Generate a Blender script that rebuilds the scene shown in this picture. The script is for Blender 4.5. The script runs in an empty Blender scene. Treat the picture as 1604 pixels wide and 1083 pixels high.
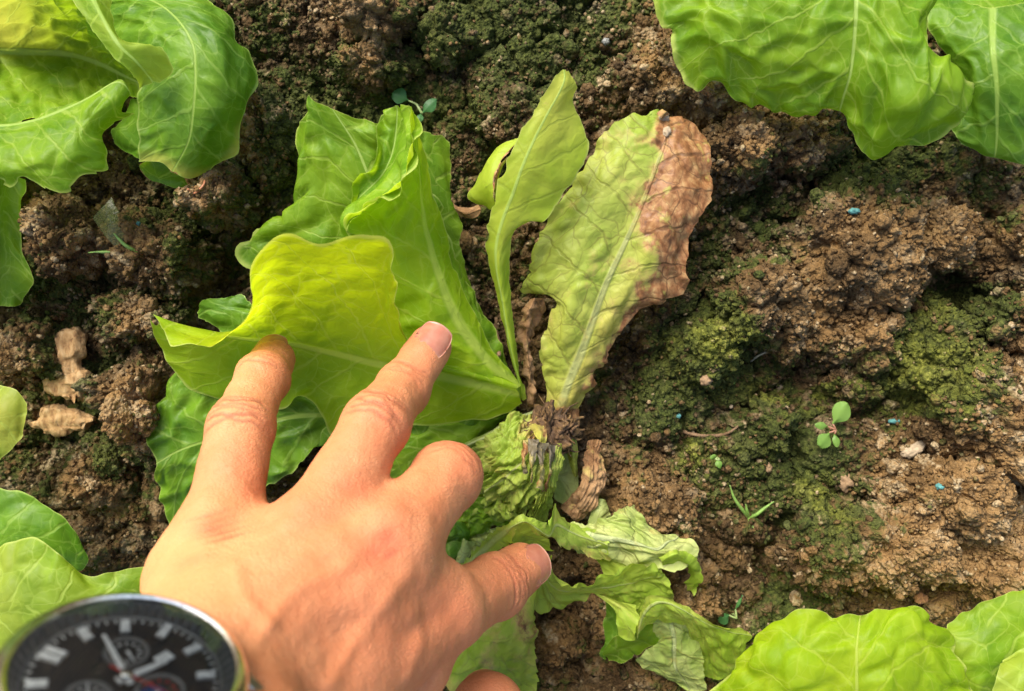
import bpy, math, random
import numpy as np
from mathutils import Vector, Matrix

# ------------------------------------------------------------------ scene, camera, sky, sun
SC = bpy.context.scene
COL = SC.collection
H = 320.0            # camera height above the soil, millimetres
F = 1212.0           # focal length in photo pixels
MM = 0.001

cam_d = bpy.data.cameras.new('camera')
cam = bpy.data.objects.new('camera', cam_d)
COL.objects.link(cam)
cam.location = (0, 0, H * MM)
cam_d.sensor_width = 36.0
cam_d.lens = 36.0 * F / 1604.0
cam_d.clip_start = 0.01
cam_d.clip_end = 100.0
cam_d.dof.use_dof = True
cam_d.dof.focus_distance = 0.272
cam_d.dof.aperture_fstop = 11.0
SC.camera = cam

SUN_AZ = math.radians(120.0)     # measured from +X, towards +Y: the light comes from the upper left
SUN_EL = math.radians(46.0)
world = bpy.data.worlds.new('World')
SC.world = world
world.use_nodes = True
wn = world.node_tree
bg = wn.nodes['Background']
sky = wn.nodes.new('ShaderNodeTexSky')
sky.sky_type = 'NISHITA'
sky.sun_disc = False
sky.sun_elevation = SUN_EL
sky.sun_rotation = math.radians(90) - SUN_AZ
sky.dust_density = 3.0
sky.ozone_density = 0.6
wn.links.new(sky.outputs[0], bg.inputs[0])
bg.inputs[1].default_value = 0.15

sun_d = bpy.data.lights.new('sun', 'SUN')
sun = bpy.data.objects.new('sun', sun_d)
COL.objects.link(sun)
sun_d.energy = 3.2
sun_d.angle = math.radians(36.0)
sun_d.color = (1.0, 0.95, 0.86)
sdir = Vector((math.cos(SUN_EL) * math.cos(SUN_AZ), math.cos(SUN_EL) * math.sin(SUN_AZ), math.sin(SUN_EL)))
sun.rotation_euler = (-sdir).to_track_quat('-Z', 'Y').to_euler()
sun.location = sdir * 2

SC.view_settings.view_transform = 'Standard'
SC.view_settings.look = 'None'
SC.view_settings.gamma = 1.0
SC.view_settings.exposure = 0.86
SC.render.engine = 'CYCLES'
SC.cycles.use_denoising = True
SC.cycles.max_bounces = 5
SC.cycles.diffuse_bounces = 3
SC.cycles.glossy_bounces = 3
SC.cycles.transmission_bounces = 4
SC.cycles.transparent_max_bounces = 8
SC.cycles.caustics_reflective = False
SC.cycles.caustics_refractive = False
SC.cycles.use_adaptive_sampling = True
SC.cycles.adaptive_threshold = 0.02

# ------------------------------------------------------------------ helpers
def W(px, py, z):
    """photo pixel + height (mm) -> position in mm"""
    s = (H - z) / F
    return np.array([(px - 802.0) * s, -(py - 541.5) * s, z])

def to_px(P):
    s = F / (H - P[..., 2])
    return P[..., 0] * s + 802.0, 541.5 - P[..., 1] * s

U32 = np.uint32
def hsh(ix, iy, iz, seed):
    with np.errstate(over='ignore'):
        h = (ix.astype(np.int64) * 374761393 + iy.astype(np.int64) * 668265263 + iz.astype(np.int64) * 2147483647 + seed * 974711) & 0xFFFFFFFF
        h = h.astype(U32)
        h ^= h >> U32(15); h *= U32(0x2c1b3c6d); h ^= h >> U32(12); h *= U32(0x297a2d39); h ^= h >> U32(15)
    return h

def h01(*a):
    return hsh(*a).astype(np.float64) / 4294967295.0

def noise(P, seed=0):
    """smooth value noise in -1..1, P is (n,3)"""
    i = np.floor(P).astype(np.int64); f = P - i
    f = f * f * f * (f * (f * 6 - 15) + 10)
    out = 0
    for dx in (0, 1):
        wx = f[:, 0] if dx else 1 - f[:, 0]
        for dy in (0, 1):
            wy = f[:, 1] if dy else 1 - f[:, 1]
            for dz in (0, 1):
                wz = f[:, 2] if dz else 1 - f[:, 2]
                out = out + wx * wy * wz * h01(i[:, 0] + dx, i[:, 1] + dy, i[:, 2] + dz, seed)
    return out * 2 - 1

def fbm(P, octv=4, seed=0, gain=0.5):
    a = 1.0; s = 0; t = 0
    for k in range(octv):
        s = s + a * noise(P * (2.03 ** k) + 17.3 * k, seed + k); t += a; a *= gain
    return s / t * 1.6

def worley2(x, y, seed):
    ix = np.floor(x).astype(np.int64); iy = np.floor(y).astype(np.int64)
    f1 = np.full(x.shape, 9.0); f2 = np.full(x.shape, 9.0); idd = np.zeros(x.shape)
    zz = np.zeros_like(ix)
    for dx in (-1, 0, 1):
        for dy in (-1, 0, 1):
            cx = ix + dx; cy = iy + dy
            d = np.hypot(cx + h01(cx, cy, zz, seed) - x, cy + h01(cx, cy, zz, seed + 1) - y)
            m = d < f1
            f2 = np.where(m, f1, np.minimum(f2, d)); idd = np.where(m, h01(cx, cy, zz, seed + 2), idd); f1 = np.where(m, d, f1)
    return f1, f2, idd

def worley3(P, seed):
    i = np.floor(P).astype(np.int64)
    n = len(P); f1 = np.full(n, 9.0); f2 = np.full(n, 9.0); idd = np.zeros(n)
    for dx in (-1, 0, 1):
        for dy in (-1, 0, 1):
            for dz in (-1, 0, 1):
                cx = i[:, 0] + dx; cy = i[:, 1] + dy; cz = i[:, 2] + dz
                d = np.sqrt((cx + h01(cx, cy, cz, seed) - P[:, 0]) ** 2 + (cy + h01(cx, cy, cz, seed + 1) - P[:, 1]) ** 2 + (cz + h01(cx, cy, cz, seed + 2) - P[:, 2]) ** 2)
                m = d < f1
                f2 = np.where(m, f1, np.minimum(f2, d)); idd = np.where(m, h01(cx, cy, cz, seed + 3), idd); f1 = np.where(m, d, f1)
    return f1, f2, idd

def sstep(a, b, x):
    t = np.clip((x - a) / (b - a), 0, 1)
    return t * t * (3 - 2 * t)

def make_mesh(name, V, Fc, mat, parent=None, attrs=None, smooth=True, scale=MM):
    """V (n,3) in mm, Fc (m,3|4) or list; attrs: name -> per-vertex float array"""
    me = bpy.data.meshes.new(name)
    V = np.asarray(V, dtype=np.float64) * scale
    if isinstance(Fc, np.ndarray):
        k = Fc.shape[1]; m = len(Fc)
        me.vertices.add(len(V)); me.vertices.foreach_set('co', V.astype(np.float32).ravel())
        me.loops.add(m * k); me.loops.foreach_set('vertex_index', Fc.astype(np.int32).ravel())
        me.polygons.add(m); me.polygons.foreach_set('loop_start', np.arange(0, m * k, k, dtype=np.int32))
        try:
            me.polygons.foreach_set('loop_total', np.full(m, k, dtype=np.int32))
        except Exception:
            pass
        me.update(calc_edges=True)
    else:
        me.from_pydata([tuple(v) for v in V], [], [tuple(int(i) for i in f) for f in Fc])
        me.update()
    if smooth:
        me.polygons.foreach_set('use_smooth', np.ones(len(me.polygons), dtype=bool))
    if attrs:
        for k_, a in attrs.items():
            at = me.attributes.new(k_, 'FLOAT', 'POINT')
            at.data.foreach_set('value', np.asarray(a, dtype=np.float32))
    if mat is not None:
        me.materials.append(mat)
    ob = bpy.data.objects.new(name, me)
    COL.objects.link(ob)
    if parent is not None:
        ob.parent = parent
        ob.matrix_parent_inverse = parent.matrix_world.inverted()
    return ob

def empty(name, loc=(0, 0, 0)):
    o = bpy.data.objects.new(name, None)
    COL.objects.link(o)
    o.empty_display_size = 0.01
    o.location = [c * MM for c in loc]
    o.matrix_world = Matrix.Translation([c * MM for c in loc])
    return o

def tag(o, label=None, cat=None, group=None, kind=None):
    if label: o['label'] = label
    if cat: o['category'] = cat
    if group: o['group'] = group
    if kind: o['kind'] = kind
    return o

def grid_faces(nr, nc, closed=False):
    r = np.arange(nr - 1)[:, None]; c = np.arange(nc if closed else nc - 1)[None, :]
    c2 = (c + 1) % nc
    return np.stack([r * nc + c, r * nc + c2, (r + 1) * nc + c2, (r + 1) * nc + c], -1).reshape(-1, 4)

def catmull(P, t):
    """interpolating spline through rows of P (n,d) with centripetal-ish uniform parameter t in 0..1"""
    P = np.asarray(P, float); n = len(P)
    if n == 2:
        return P[0] + (P[1] - P[0]) * t[:, None]
    E = np.vstack([2 * P[0] - P[1], P, 2 * P[-1] - P[-2]])
    x = np.clip(t, 0, 1) * (n - 1); i = np.minimum(x.astype(int), n - 2); f = (x - i)[:, None]
    p0, p1, p2, p3 = E[i], E[i + 1], E[i + 2], E[i + 3]
    return 0.5 * (2 * p1 + (p2 - p0) * f + (2 * p0 - 5 * p1 + 4 * p2 - p3) * f ** 2 + (3 * p1 - p0 - 3 * p2 + p3) * f ** 3)

def resample(P, n):
    D = catmull(P, np.linspace(0, 1, 40 * len(P)))
    s = np.r_[0, np.cumsum(np.linalg.norm(np.diff(D, axis=0), axis=1))]
    q = np.linspace(0, s[-1], n)
    return np.stack([np.interp(q, s, D[:, k]) for k in range(3)], 1)

def ico(sub):
    t = (1 + 5 ** 0.5) / 2
    v = [(-1, t, 0), (1, t, 0), (-1, -t, 0), (1, -t, 0), (0, -1, t), (0, 1, t), (0, -1, -t), (0, 1, -t), (t, 0, -1), (t, 0, 1), (-t, 0, -1), (-t, 0, 1)]
    f = [(0, 11, 5), (0, 5, 1), (0, 1, 7), (0, 7, 10), (0, 10, 11), (1, 5, 9), (5, 11, 4), (11, 10, 2), (10, 7, 6), (7, 1, 8), (3, 9, 4), (3, 4, 2), (3, 2, 6), (3, 6, 8), (3, 8, 9), (4, 9, 5), (2, 4, 11), (6, 2, 10), (8, 6, 7), (9, 8, 1)]
    V = [np.array(p) / np.linalg.norm(p) for p in v]
    for _ in range(sub):
        cache = {}; nf = []
        def mid(a, b):
            key = (min(a, b), max(a, b))
            if key not in cache:
                m = V[a] + V[b]; V.append(m / np.linalg.norm(m)); cache[key] = len(V) - 1
            return cache[key]
        for a, b, c in f:
            ab, bc, ca = mid(a, b), mid(b, c), mid(c, a)
            nf += [(a, ab, ca), (b, bc, ab), (c, ca, bc), (ab, bc, ca)]
        f = nf
    return np.array(V), np.array(f)

# ------------------------------------------------------------------ node helpers
class NT:
    def __init__(self, name):
        self.mat = bpy.data.materials.new(name)
        self.mat.use_nodes = True
        self.t = self.mat.node_tree
        self.t.nodes.clear()
        self.out = self.t.nodes.new('ShaderNodeOutputMaterial')
    def n(self, typ, **kw):
        nd = self.t.nodes.new('ShaderNode' + typ)
        for k, v in kw.items():
            setattr(nd, k, v)
        return nd
    def put(self, sock, v):
        if hasattr(v, 'is_linked') or isinstance(v, bpy.types.NodeSocket):
            self.t.links.new(v, sock)
        else:
            if isinstance(v, (tuple, list)) and len(v) == 3 and sock.type == 'RGBA':
                v = (*v, 1.0)
            sock.default_value = v
    def math(self, op, a, b=0.0, c=0.0, clamp=False):
        nd = self.n('Math', operation=op, use_clamp=clamp)
        for i, v in enumerate((a, b, c)):
            self.put(nd.inputs[i], v)
        return nd.outputs[0]
    def attr(self, name):
        return self.n('Attribute', attribute_name=name).outputs['Fac']
    def vec(self, x, y, z=0.0):
        nd = self.n('CombineXYZ')
        for i, v in enumerate((x, y, z)):
            self.put(nd.inputs[i], v)
        return nd.outputs[0]
    def noise(self, vec, scale, detail=4.0, rough=0.55, dist=0.0, dim='3D'):
        nd = self.n('TexNoise', noise_dimensions=dim)
        if vec is not None: self.put(nd.inputs['Vector'], vec)
        nd.inputs['Scale'].default_value = scale; nd.inputs['Detail'].default_value = detail
        nd.inputs['Roughness'].default_value = rough; nd.inputs['Distortion'].default_value = dist
        return nd
    def vor(self, vec, scale, feature='F1', rnd=1.0, dim='3D'):
        nd = self.n('TexVoronoi', feature=feature, voronoi_dimensions=dim)
        if vec is not None: self.put(nd.inputs['Vector'], vec)
        nd.inputs['Scale'].default_value = scale; nd.inputs['Randomness'].default_value = rnd
        return nd
    def ramp(self, fac, stops, interp='LINEAR'):
        nd = self.n('ValToRGB'); nd.color_ramp.interpolation = interp
        el = nd.color_ramp.elements
        while len(el) < len(stops): el.new(0.5)
        for e, (p, c) in zip(el, stops):
            e.position = p; e.color = (*c, 1.0) if len(c) == 3 else c
        self.put(nd.inputs[0], fac)
        return nd.outputs[0]
    def mix(self, fac, a, b, mode='MIX'):
        nd = self.n('Mix', data_type='RGBA', blend_type=mode)
        self.put(nd.inputs[0], fac); self.put(nd.inputs[6], a); self.put(nd.inputs[7], b)
        return nd.outputs[2]
    def mapr(self, v, a, b, c=0.0, d=1.0, smooth=True):
        nd = self.n('MapRange', interpolation_type='SMOOTHSTEP' if smooth else 'LINEAR')
        for i, x in enumerate((v, a, b, c, d)):
            self.put(nd.inputs[i], x)
        return nd.outputs[0]
    def bump(self, height, strength, dist, normal=None):
        nd = self.n('Bump'); self.put(nd.inputs['Height'], height)
        nd.inputs['Strength'].default_value = strength; nd.inputs['Distance'].default_value = dist
        if normal is not None: self.put(nd.inputs['Normal'], normal)
        return nd.outputs[0]
    def bsdf(self, **kw):
        nd = self.n('BsdfPrincipled')
        for k, v in kw.items():
            self.put(nd.inputs[k.replace('_', ' ')], v)
        return nd
    def done(self, shader):
        self.t.links.new(shader, self.out.inputs['Surface'])
        return self.mat

def simple(name, col, rough=0.5, metal=0.0, **kw):
    m = NT(name)
    tc = m.n('TexCoord').outputs['Object']
    nz = m.noise(tc, 900.0, 3.0)
    c = m.mix(m.mapr(nz.outputs[0], 0.3, 0.7, 0.0, 1.0), tuple(x * 0.8 for x in col), tuple(min(1, x * 1.15) for x in col))
    b = m.bsdf(Base_Color=c, Roughness=rough, Metallic=metal, **kw)
    return m.done(b.outputs[0])

# ------------------------------------------------------------------ soil material
def soil_material():
    m = NT('soil_crumb')
    pos = m.n('NewGeometry').outputs['Position']
    moss = m.attr('moss'); dry = m.attr('dry'); tone = m.attr('tone'); yel = m.attr('yellow')
    n1 = m.noise(pos, 160.0, 4.0, 0.62).outputs[0]
    n2 = m.noise(pos, 620.0, 3.0, 0.65).outputs[0]
    v1 = m.vor(pos, 640.0)
    brown = m.ramp(m.math('ADD', m.math('MULTIPLY', n1, 0.55), m.math('MULTIPLY', tone, 0.6)),
                   [(0.22, (0.032, 0.020, 0.009)), (0.45, (0.105, 0.061, 0.023)), (0.68, (0.235, 0.136, 0.050)), (0.98, (0.35, 0.225, 0.098))])
    brown = m.mix(m.mapr(n2, 0.35, 0.75, 0.0, 0.45), brown, (0.06, 0.036, 0.015))
    grain = m.mix(m.mapr(v1.outputs['Color'], 0.55, 1.0, 0.0, 0.4), brown, (0.28, 0.185, 0.09))
    crust = m.mix(m.math('MULTIPLY', dry, m.mapr(n2, 0.3, 0.62), clamp=True), grain, (0.40, 0.31, 0.18))
    mossc = m.ramp(n2, [(0.25, (0.012, 0.019, 0.005)), (0.5, (0.038, 0.054, 0.010)), (0.8, (0.11, 0.13, 0.025))])
    mossy = m.ramp(n2, [(0.28, (0.03, 0.045, 0.008)), (0.52, (0.15, 0.165, 0.018)), (0.8, (0.40, 0.38, 0.08))])
    mc = m.mix(yel, mossc, mossy)
    mm = m.mapr(m.math('ADD', moss, m.math('MULTIPLY', m.math('SUBTRACT', n1, 0.5), 1.3)), 0.26, 0.62)
    col = m.mix(m.math('MULTIPLY', mm, 0.92), crust, mc)
    b2 = m.bump(m.math('SUBTRACT', m.math('MULTIPLY', n2, 0.8), m.math('MULTIPLY', v1.outputs['Distance'], 1.2)), 0.85, 0.0013)
    b = m.bsdf(Base_Color=col, Roughness=0.93, Normal=b2)
    b.inputs['Specular IOR Level'].default_value = 0.18
    return m.done(b.outputs[0])

MAT_SOIL = soil_material()

# ------------------------------------------------------------------ soil height field (all in mm)
# gentle rises and hollows read off the photo: (px, py, rx, ry, height)
MOUNDS = [(1460, 870, 260, 130, 9), (1560, 650, 130, 130, -2), (1340, 470, 230, 200, -5), (1180, 260, 120, 60, 1), (1100, 190, 120, 100, 2),
          (560, 40, 130, 60, 6), (860, 120, 280, 120, 3), (400, 240, 90, 130, 1), (230, 440, 90, 150, 1), (100, 480, 60, 120, 4), (230, 640, 60, 100, 9),
          (150, 780, 160, 120, 6), (1000, 850, 120, 140, 3), (900, 1000, 90, 80, -14), (330, 300, 70, 60, 5), (360, 120, 50, 90, -14), (60, 300, 70, 60, -8),
          (350, 480, 50, 110, -14), (1180, 620, 150, 100, -6), (1240, 880, 60, 60, -12), (1500, 440, 40, 90, -12), (960, 600, 60, 120, -10), (1270, 250, 80, 40, -9),
          (760, 420, 40, 160, -10), (740, 260, 60, 60, -3), (120, 700, 120, 60, -3)]
MP = [(W(a, b, 0), rx * H / F, ry * H / F, h) for a, b, rx, ry, h in MOUNDS]

def soilH(x, y, fine=True):
    n = x.size
    P = np.stack([x, y, np.zeros(n)], 1)
    wx = x + 5.0 * fbm(P / 22.0, 3, 11) + 1.6 * noise(P / 5.0, 31); wy = y + 5.0 * fbm(P / 22.0, 3, 21) + 1.6 * noise(P / 5.0, 41)
    h = 5.0 * fbm(P / 80.0, 3, 3)
    for c, rx, ry, hh in MP:
        d = np.hypot((wx - c[0]) / rx, (wy - c[1]) / ry)
        h = h + hh * (1 - sstep(0.55, 1.15, d))
    rough = 0.5 + 0.5 * sstep(-0.35, 0.4, fbm(P / 60.0, 2, 55))
    f1, f2, i1 = worley2(wx / 24.0, wy / 24.0, 5)
    h = h + rough * (3 + 7 * i1) * np.sqrt(np.clip(1 - (f1 / 0.8) ** 2, 0, 1)) - 4.0 * (1 - sstep(0.0, 0.16, f2 - f1))
    f1, f2, i2 = worley2(wx / 10.0 + 3, wy / 10.0, 6)
    h = h + (1.2 + 2.8 * i2) * np.sqrt(np.clip(1 - (f1 / 0.75) ** 2, 0, 1)) * (0.4 + 0.6 * rough) - 1.2 * (1 - sstep(0, .14, f2 - f1))
    if fine:
        f1, f2, i3 = worley2((x + .8 * noise(P / 2.5, 61)) / 4.2, (y + .8 * noise(P / 2.5, 62)) / 4.2, 7)
        h = h + (0.3 + 2.3 * i3) * np.clip(1 - (f1 / 0.8) ** 2, 0, 1) - .5 * (1 - sstep(0, .2, f2 - f1))
        f1, f2, i4 = worley2(x / 2.0, y / 2.0, 8)
        h = h + (0.1 + 0.8 * i4) * np.sqrt(np.clip(1 - (f1 / 0.7) ** 2, 0, 1))
    return h - 6.0

# places with moss / pale crust / bare bright soil: (px, py, radius px, amount)
MOSS = [(1110, 540, 80, .9), (1400, 590, 110, .75), (1480, 490, 60, .8), (1270, 740, 130, .8), (1030, 640, 80, .7), (1200, 330, 90, .7), (1150, 420, 70, .5), (1350, 250, 140, .7),
        (760, 60, 180, .75), (470, 170, 120, .6), (900, 60, 130, .6), (620, 180, 100, .6), (420, 60, 80, .4), (220, 500, 90, .5), (60, 430, 70, .5), (300, 360, 70, .5), (170, 620, 80, .5),
        (200, 700, 90, .45), (120, 700, 80, .4), (1230, 960, 110, .6), (1300, 890, 60, .5), (1500, 600, 60, .6), (1120, 800, 60, .5), (960, 760, 60, .3), (1100, 760, 100, .45), (560, 100, 80, .5)]
YEL = [(1105, 545, 42, .9), (1420, 590, 60, .6), (1270, 775, 34, .55), (1320, 620, 50, .4), (1210, 620, 30, .6), (1440, 480, 40, .45), (1090, 720, 36, .5)]
BARE = [(1330, 400, 110, .9), (1450, 370, 70, .8), (1470, 850, 200, 1.0), (1580, 640, 120, 1.0), (1600, 400, 50, .8), (1180, 460, 60, .7), (1340, 530, 60, .8), (1090, 150, 130, .9), (1240, 220, 80, .7),
        (240, 620, 50, 1.0), (220, 420, 80, .6), (420, 220, 60, .6), (590, 40, 80, .8), (160, 760, 70, .6), (20, 540, 50, .8), (1050, 880, 140, .6), (1000, 780, 80, .7), (720, 100, 100, .4), (130, 370, 60, .4), (850, 930, 60, .4)]

# big clods that could be picked up: (px, py, radius px x, radius px y, height mm, label)
CLODS = [
    (1325, 385, 92, 98, 17, 'largest brown soil clod, with a turquoise granule on its top'),
    (1440, 375, 62, 58, 14, 'brown soil clod split off beside the clod with the turquoise granule'),
    (1180, 470, 62, 58, 14, 'brown soil clod with moss at its left foot below the folded brown leaf'), (1345, 530, 62, 52, 13, 'tan soil clod just below the largest clod, with a mossy crust beside it'), (1250, 500, 52, 60, 11, 'rough soil clod joining the tan clod to the largest clod'), (1590, 405, 60, 60, 15, 'grey brown soil clod standing alone across a dark cleft from the largest clod'), (1575, 505, 46, 44, 12, 'round brown soil clod below a dark cleft, above the broad smooth clod'),
    (1570, 640, 128, 100, 18, 'broad smooth light brown soil clod between two mossy hollows'), (1450, 560, 62, 82, 13, 'moss covered soil clod with yellow green crust'),
    (1110, 545, 54, 48, 10, 'small soil lump overgrown with bright yellow green moss'),
    (1240, 225, 72, 48, 13, 'reddish brown soil clod in the shade under the tip of the broad wavy leaf'), (1150, 240, 58, 46, 13, 'brown soil clod touching the brown tip of the yellowing leaf'), (1085, 130, 66, 60, 12, 'crumbly soil clod behind the brown tip of the yellowing leaf'), (1005, 130, 52, 48, 9, 'soil clod beside the limp top of the folded lime leaf'), (420, 215, 48, 62, 15, 'dark rugged soil clod between the round scorched leaf and the sick lettuce'), (350, 310, 56, 48, 15, 'dark soil clod under the curled tip of the scorched leaf'),
    (590, 30, 56, 40, 12, 'light soil clod on the bank behind the sick lettuce'), (590, 105, 62, 36, 10, 'flat soil clod in front of the light clod on the bank'), (250, 400, 72, 62, 15, 'dark brown soil clod beside the clear plastic scrap'), (235, 500, 62, 50, 12, 'dark soil clod between the plastic scrap and the light green leaf tip'), (105, 370, 58, 56, 14, 'shaded soil clod under the toothed leaf of the cupped lettuce'), (55, 550, 40, 44, 12, 'small soil clod behind the upright wood chip'),
    (235, 640, 38, 74, 15, 'tall reddish brown soil ridge beside the light green leaf'), (160, 740, 54, 50, 12, 'brown soil clod between the level wood chip and the pale lettuce'), (195, 610, 36, 28, 9, 'grey green mossy soil lump beside the wood chip'),
    (1010, 800, 44, 50, 9, 'reddish soil clod beside the dried brown crumpled leaf end'), (1060, 800, 34, 42, 9, 'mossy edged soil clod beside the pale wilted blade'), (1085, 905, 34, 28, 8, 'small soil clod above the lying seedling'), (1075, 940, 40, 30, 9, 'soil clod beside the curled claw of the wilted leaf'), (1340, 600, 42, 34, 8, 'pale crusted soil lump with moss at its foot'),
    (1210, 660, 30, 36, 7, 'small mossy soil clod near the twig end'), (1370, 740, 50, 36, 7, 'soil clod beside the smooth tan pebble'), (300, 860, 44, 40, 8, 'small crumbled soil clod beside the hand, above the pale lettuce leaf'), (870, 1010, 40, 30, 8, 'dark soil clod between the collapsed leaf and the wilted leaf'), (950, 960, 32, 30, 7, 'small soil clod under the hanging tongue of the wilted leaf'), (1290, 860, 70, 56, 10, 'olive mossy soil clod at the rim of a dark crack'),
    (1490, 780, 86, 62, 13, 'broad brown soil clod behind the rusty pebble, above the turquoise granule crack'), (1400, 850, 84, 60, 12, 'brown soil clod beside the olive mossy clod'), (1545, 880, 80, 62, 12, 'brown soil clod behind the light yellow green lettuce'),
    (800, 180, 44, 40, 6, 'flat mossy soil clod behind the folded lime leaf'), (690, 60, 40, 36, 6, 'small mossy soil clod behind the paired seedling leaves')]

BARE += [(c[0], c[1], .78 * max(c[2], c[3]), .85) for c in CLODS if 'moss' not in c[5]]

def spots(L, qx, qy):
    o = np.zeros(qx.shape)
    for px, py, r, a in L:
        o = np.maximum(o, a * np.exp(-((qx - px) ** 2 + (qy - py) ** 2) / (0.9 * r * r)))
    return o

def soil_attrs(x, y, z, rnd=None):
    """what the ground is made of at a place: moss cover, pale dry crust, darker or lighter earth"""
    P = np.stack([x, y, z], 1)
    qx = x * F / H + 802; qy = 541.5 - y * F / H
    nz = fbm(P / 16.0, 4, 71); nz2 = fbm(P / 45.0, 3, 75)
    moss = spots(MOSS, qx + 12 * nz, qy + 12 * nz2) + 0.30 * nz + 0.2 * nz2 + 0.24
    bare = spots(BARE, qx + 15 * nz, qy - 15 * nz)
    moss = np.clip(moss - 0.75 * bare + 0.35 * (h01(np.floor(x / 1.7).astype(np.int64), np.floor(y / 1.7).astype(np.int64), np.zeros(x.shape, np.int64), 77) - .5), 0, 1)
    f1, f2, idc = worley2(x / 5.0, y / 5.0, 91)
    tone = np.clip(0.23 + 0.3 * nz + 0.2 * (idc - .5) + 0.50 * bare + 0.15 * nz2, 0, 1)
    dry = np.clip(sstep(0.72, 1.0, idc) * (0.5 + 0.6 * nz2) + 0.3 * sstep(.3, .8, fbm(P / 9, 3, 95)), 0, 1)
    if rnd is not None:
        moss = np.clip(moss + (np.mod(rnd * 7.3, 1) - .62) * 0.9 * (moss > .08), 0, 1); tone = np.clip(tone + (rnd - .5) * 0.35, 0, 1); dry = np.clip(dry + 0.8 * (rnd > .9), 0, 1)
    yel = np.clip(spots(YEL, qx + 14 * nz, qy + 14 * nz2) + 0.35 * noise(P / 3.0, 99) * (spots(YEL, qx, qy) > .08) + 0.1 * nz, 0, 1)
    return dict(moss=moss, dry=dry, tone=tone, yellow=yel)

def build_soil():
    def axis(half, step):
        c = np.arange(-half, half + step / 2, step)
        e = []; s = step; p = half
        while p < 4000:
            s *= 1.045 if s < 5 else 1.3; p += s; e.append(p)
        e = np.array(e)
        return np.r_[-e[::-1], c, e]
    ax = axis(232, 0.8); ay = axis(160, 0.8)
    X, Y = np.meshgrid(ax, ay)
    x = X.ravel(); y = Y.ravel()
    z = soilH(x, y)
    P = np.stack([x, y, z], 1)
    inside = (np.abs(x) < 234) & (np.abs(y) < 162)
    ox = np.where(inside, 1.5 * noise(P / np.array([3.5, 3.5, 3.5]), 301), 0); oy = np.where(inside, 1.5 * noise(P / 3.5, 302), 0)
    V = np.stack([x + ox, y + oy, z], 1)
    o = make_mesh('soil', V, grid_faces(len(ay), len(ax)), MAT_SOIL, attrs=soil_attrs(x, y, z))
    tag(o, 'dark crumbly brown soil with patches of green moss', 'soil', kind='structure')
    return o

build_soil()

def build_clods():
    rng = np.random.default_rng(9)
    for i, (px, py, rx, ry, hh, lab) in enumerate(CLODS):
        hh = hh * 1.5; c0 = W(px, py, 0)
        z0 = float(soilH(np.array([c0[0]]), np.array([c0[1]]), False)[0])
        c = W(px, py, z0 + hh * 0.35)
        s = (H - c[2]) / F
        bV, bF = ico(5 if max(rx, ry) > 58 else 4)
        q = bV * np.array([rx * s, ry * s, hh])
        big = fbm(bV * 1.5 + i * 7.7, 3, 600 + i)
        q = q * (1 + 0.30 * big)[:, None]
        Pw = q + i * 31.7
        def dome(sz, amp, sd):
            f1, f2, idd = worley3(Pw / sz, sd)
            return amp * ((0.3 + 0.9 * idd) * np.clip(1 - (f1 / .9) ** 2, 0, 1) - 1.1 * (1 - sstep(0, .16, f2 - f1)))
        d = dome(11.0, 2.4, 611) + dome(5.0, 1.3, 621) + dome(2.3, 0.65, 631) + 0.25 * noise(Pw / 0.9, 641)
        q = q + bV * d[:, None]
        q[:, 2] = np.where(q[:, 2] < -0.5 * hh, -0.5 * hh + 0.2 * (q[:, 2] + .5 * hh), q[:, 2])
        V = q + c
        at = soil_attrs(V[:, 0], V[:, 1], V[:, 2])
        o = make_mesh('soil_clod', V, bF, MAT_SOIL, attrs=at)
        tag(o, lab, 'soil clod', 'clods of soil around the lettuces')

build_clods()

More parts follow.
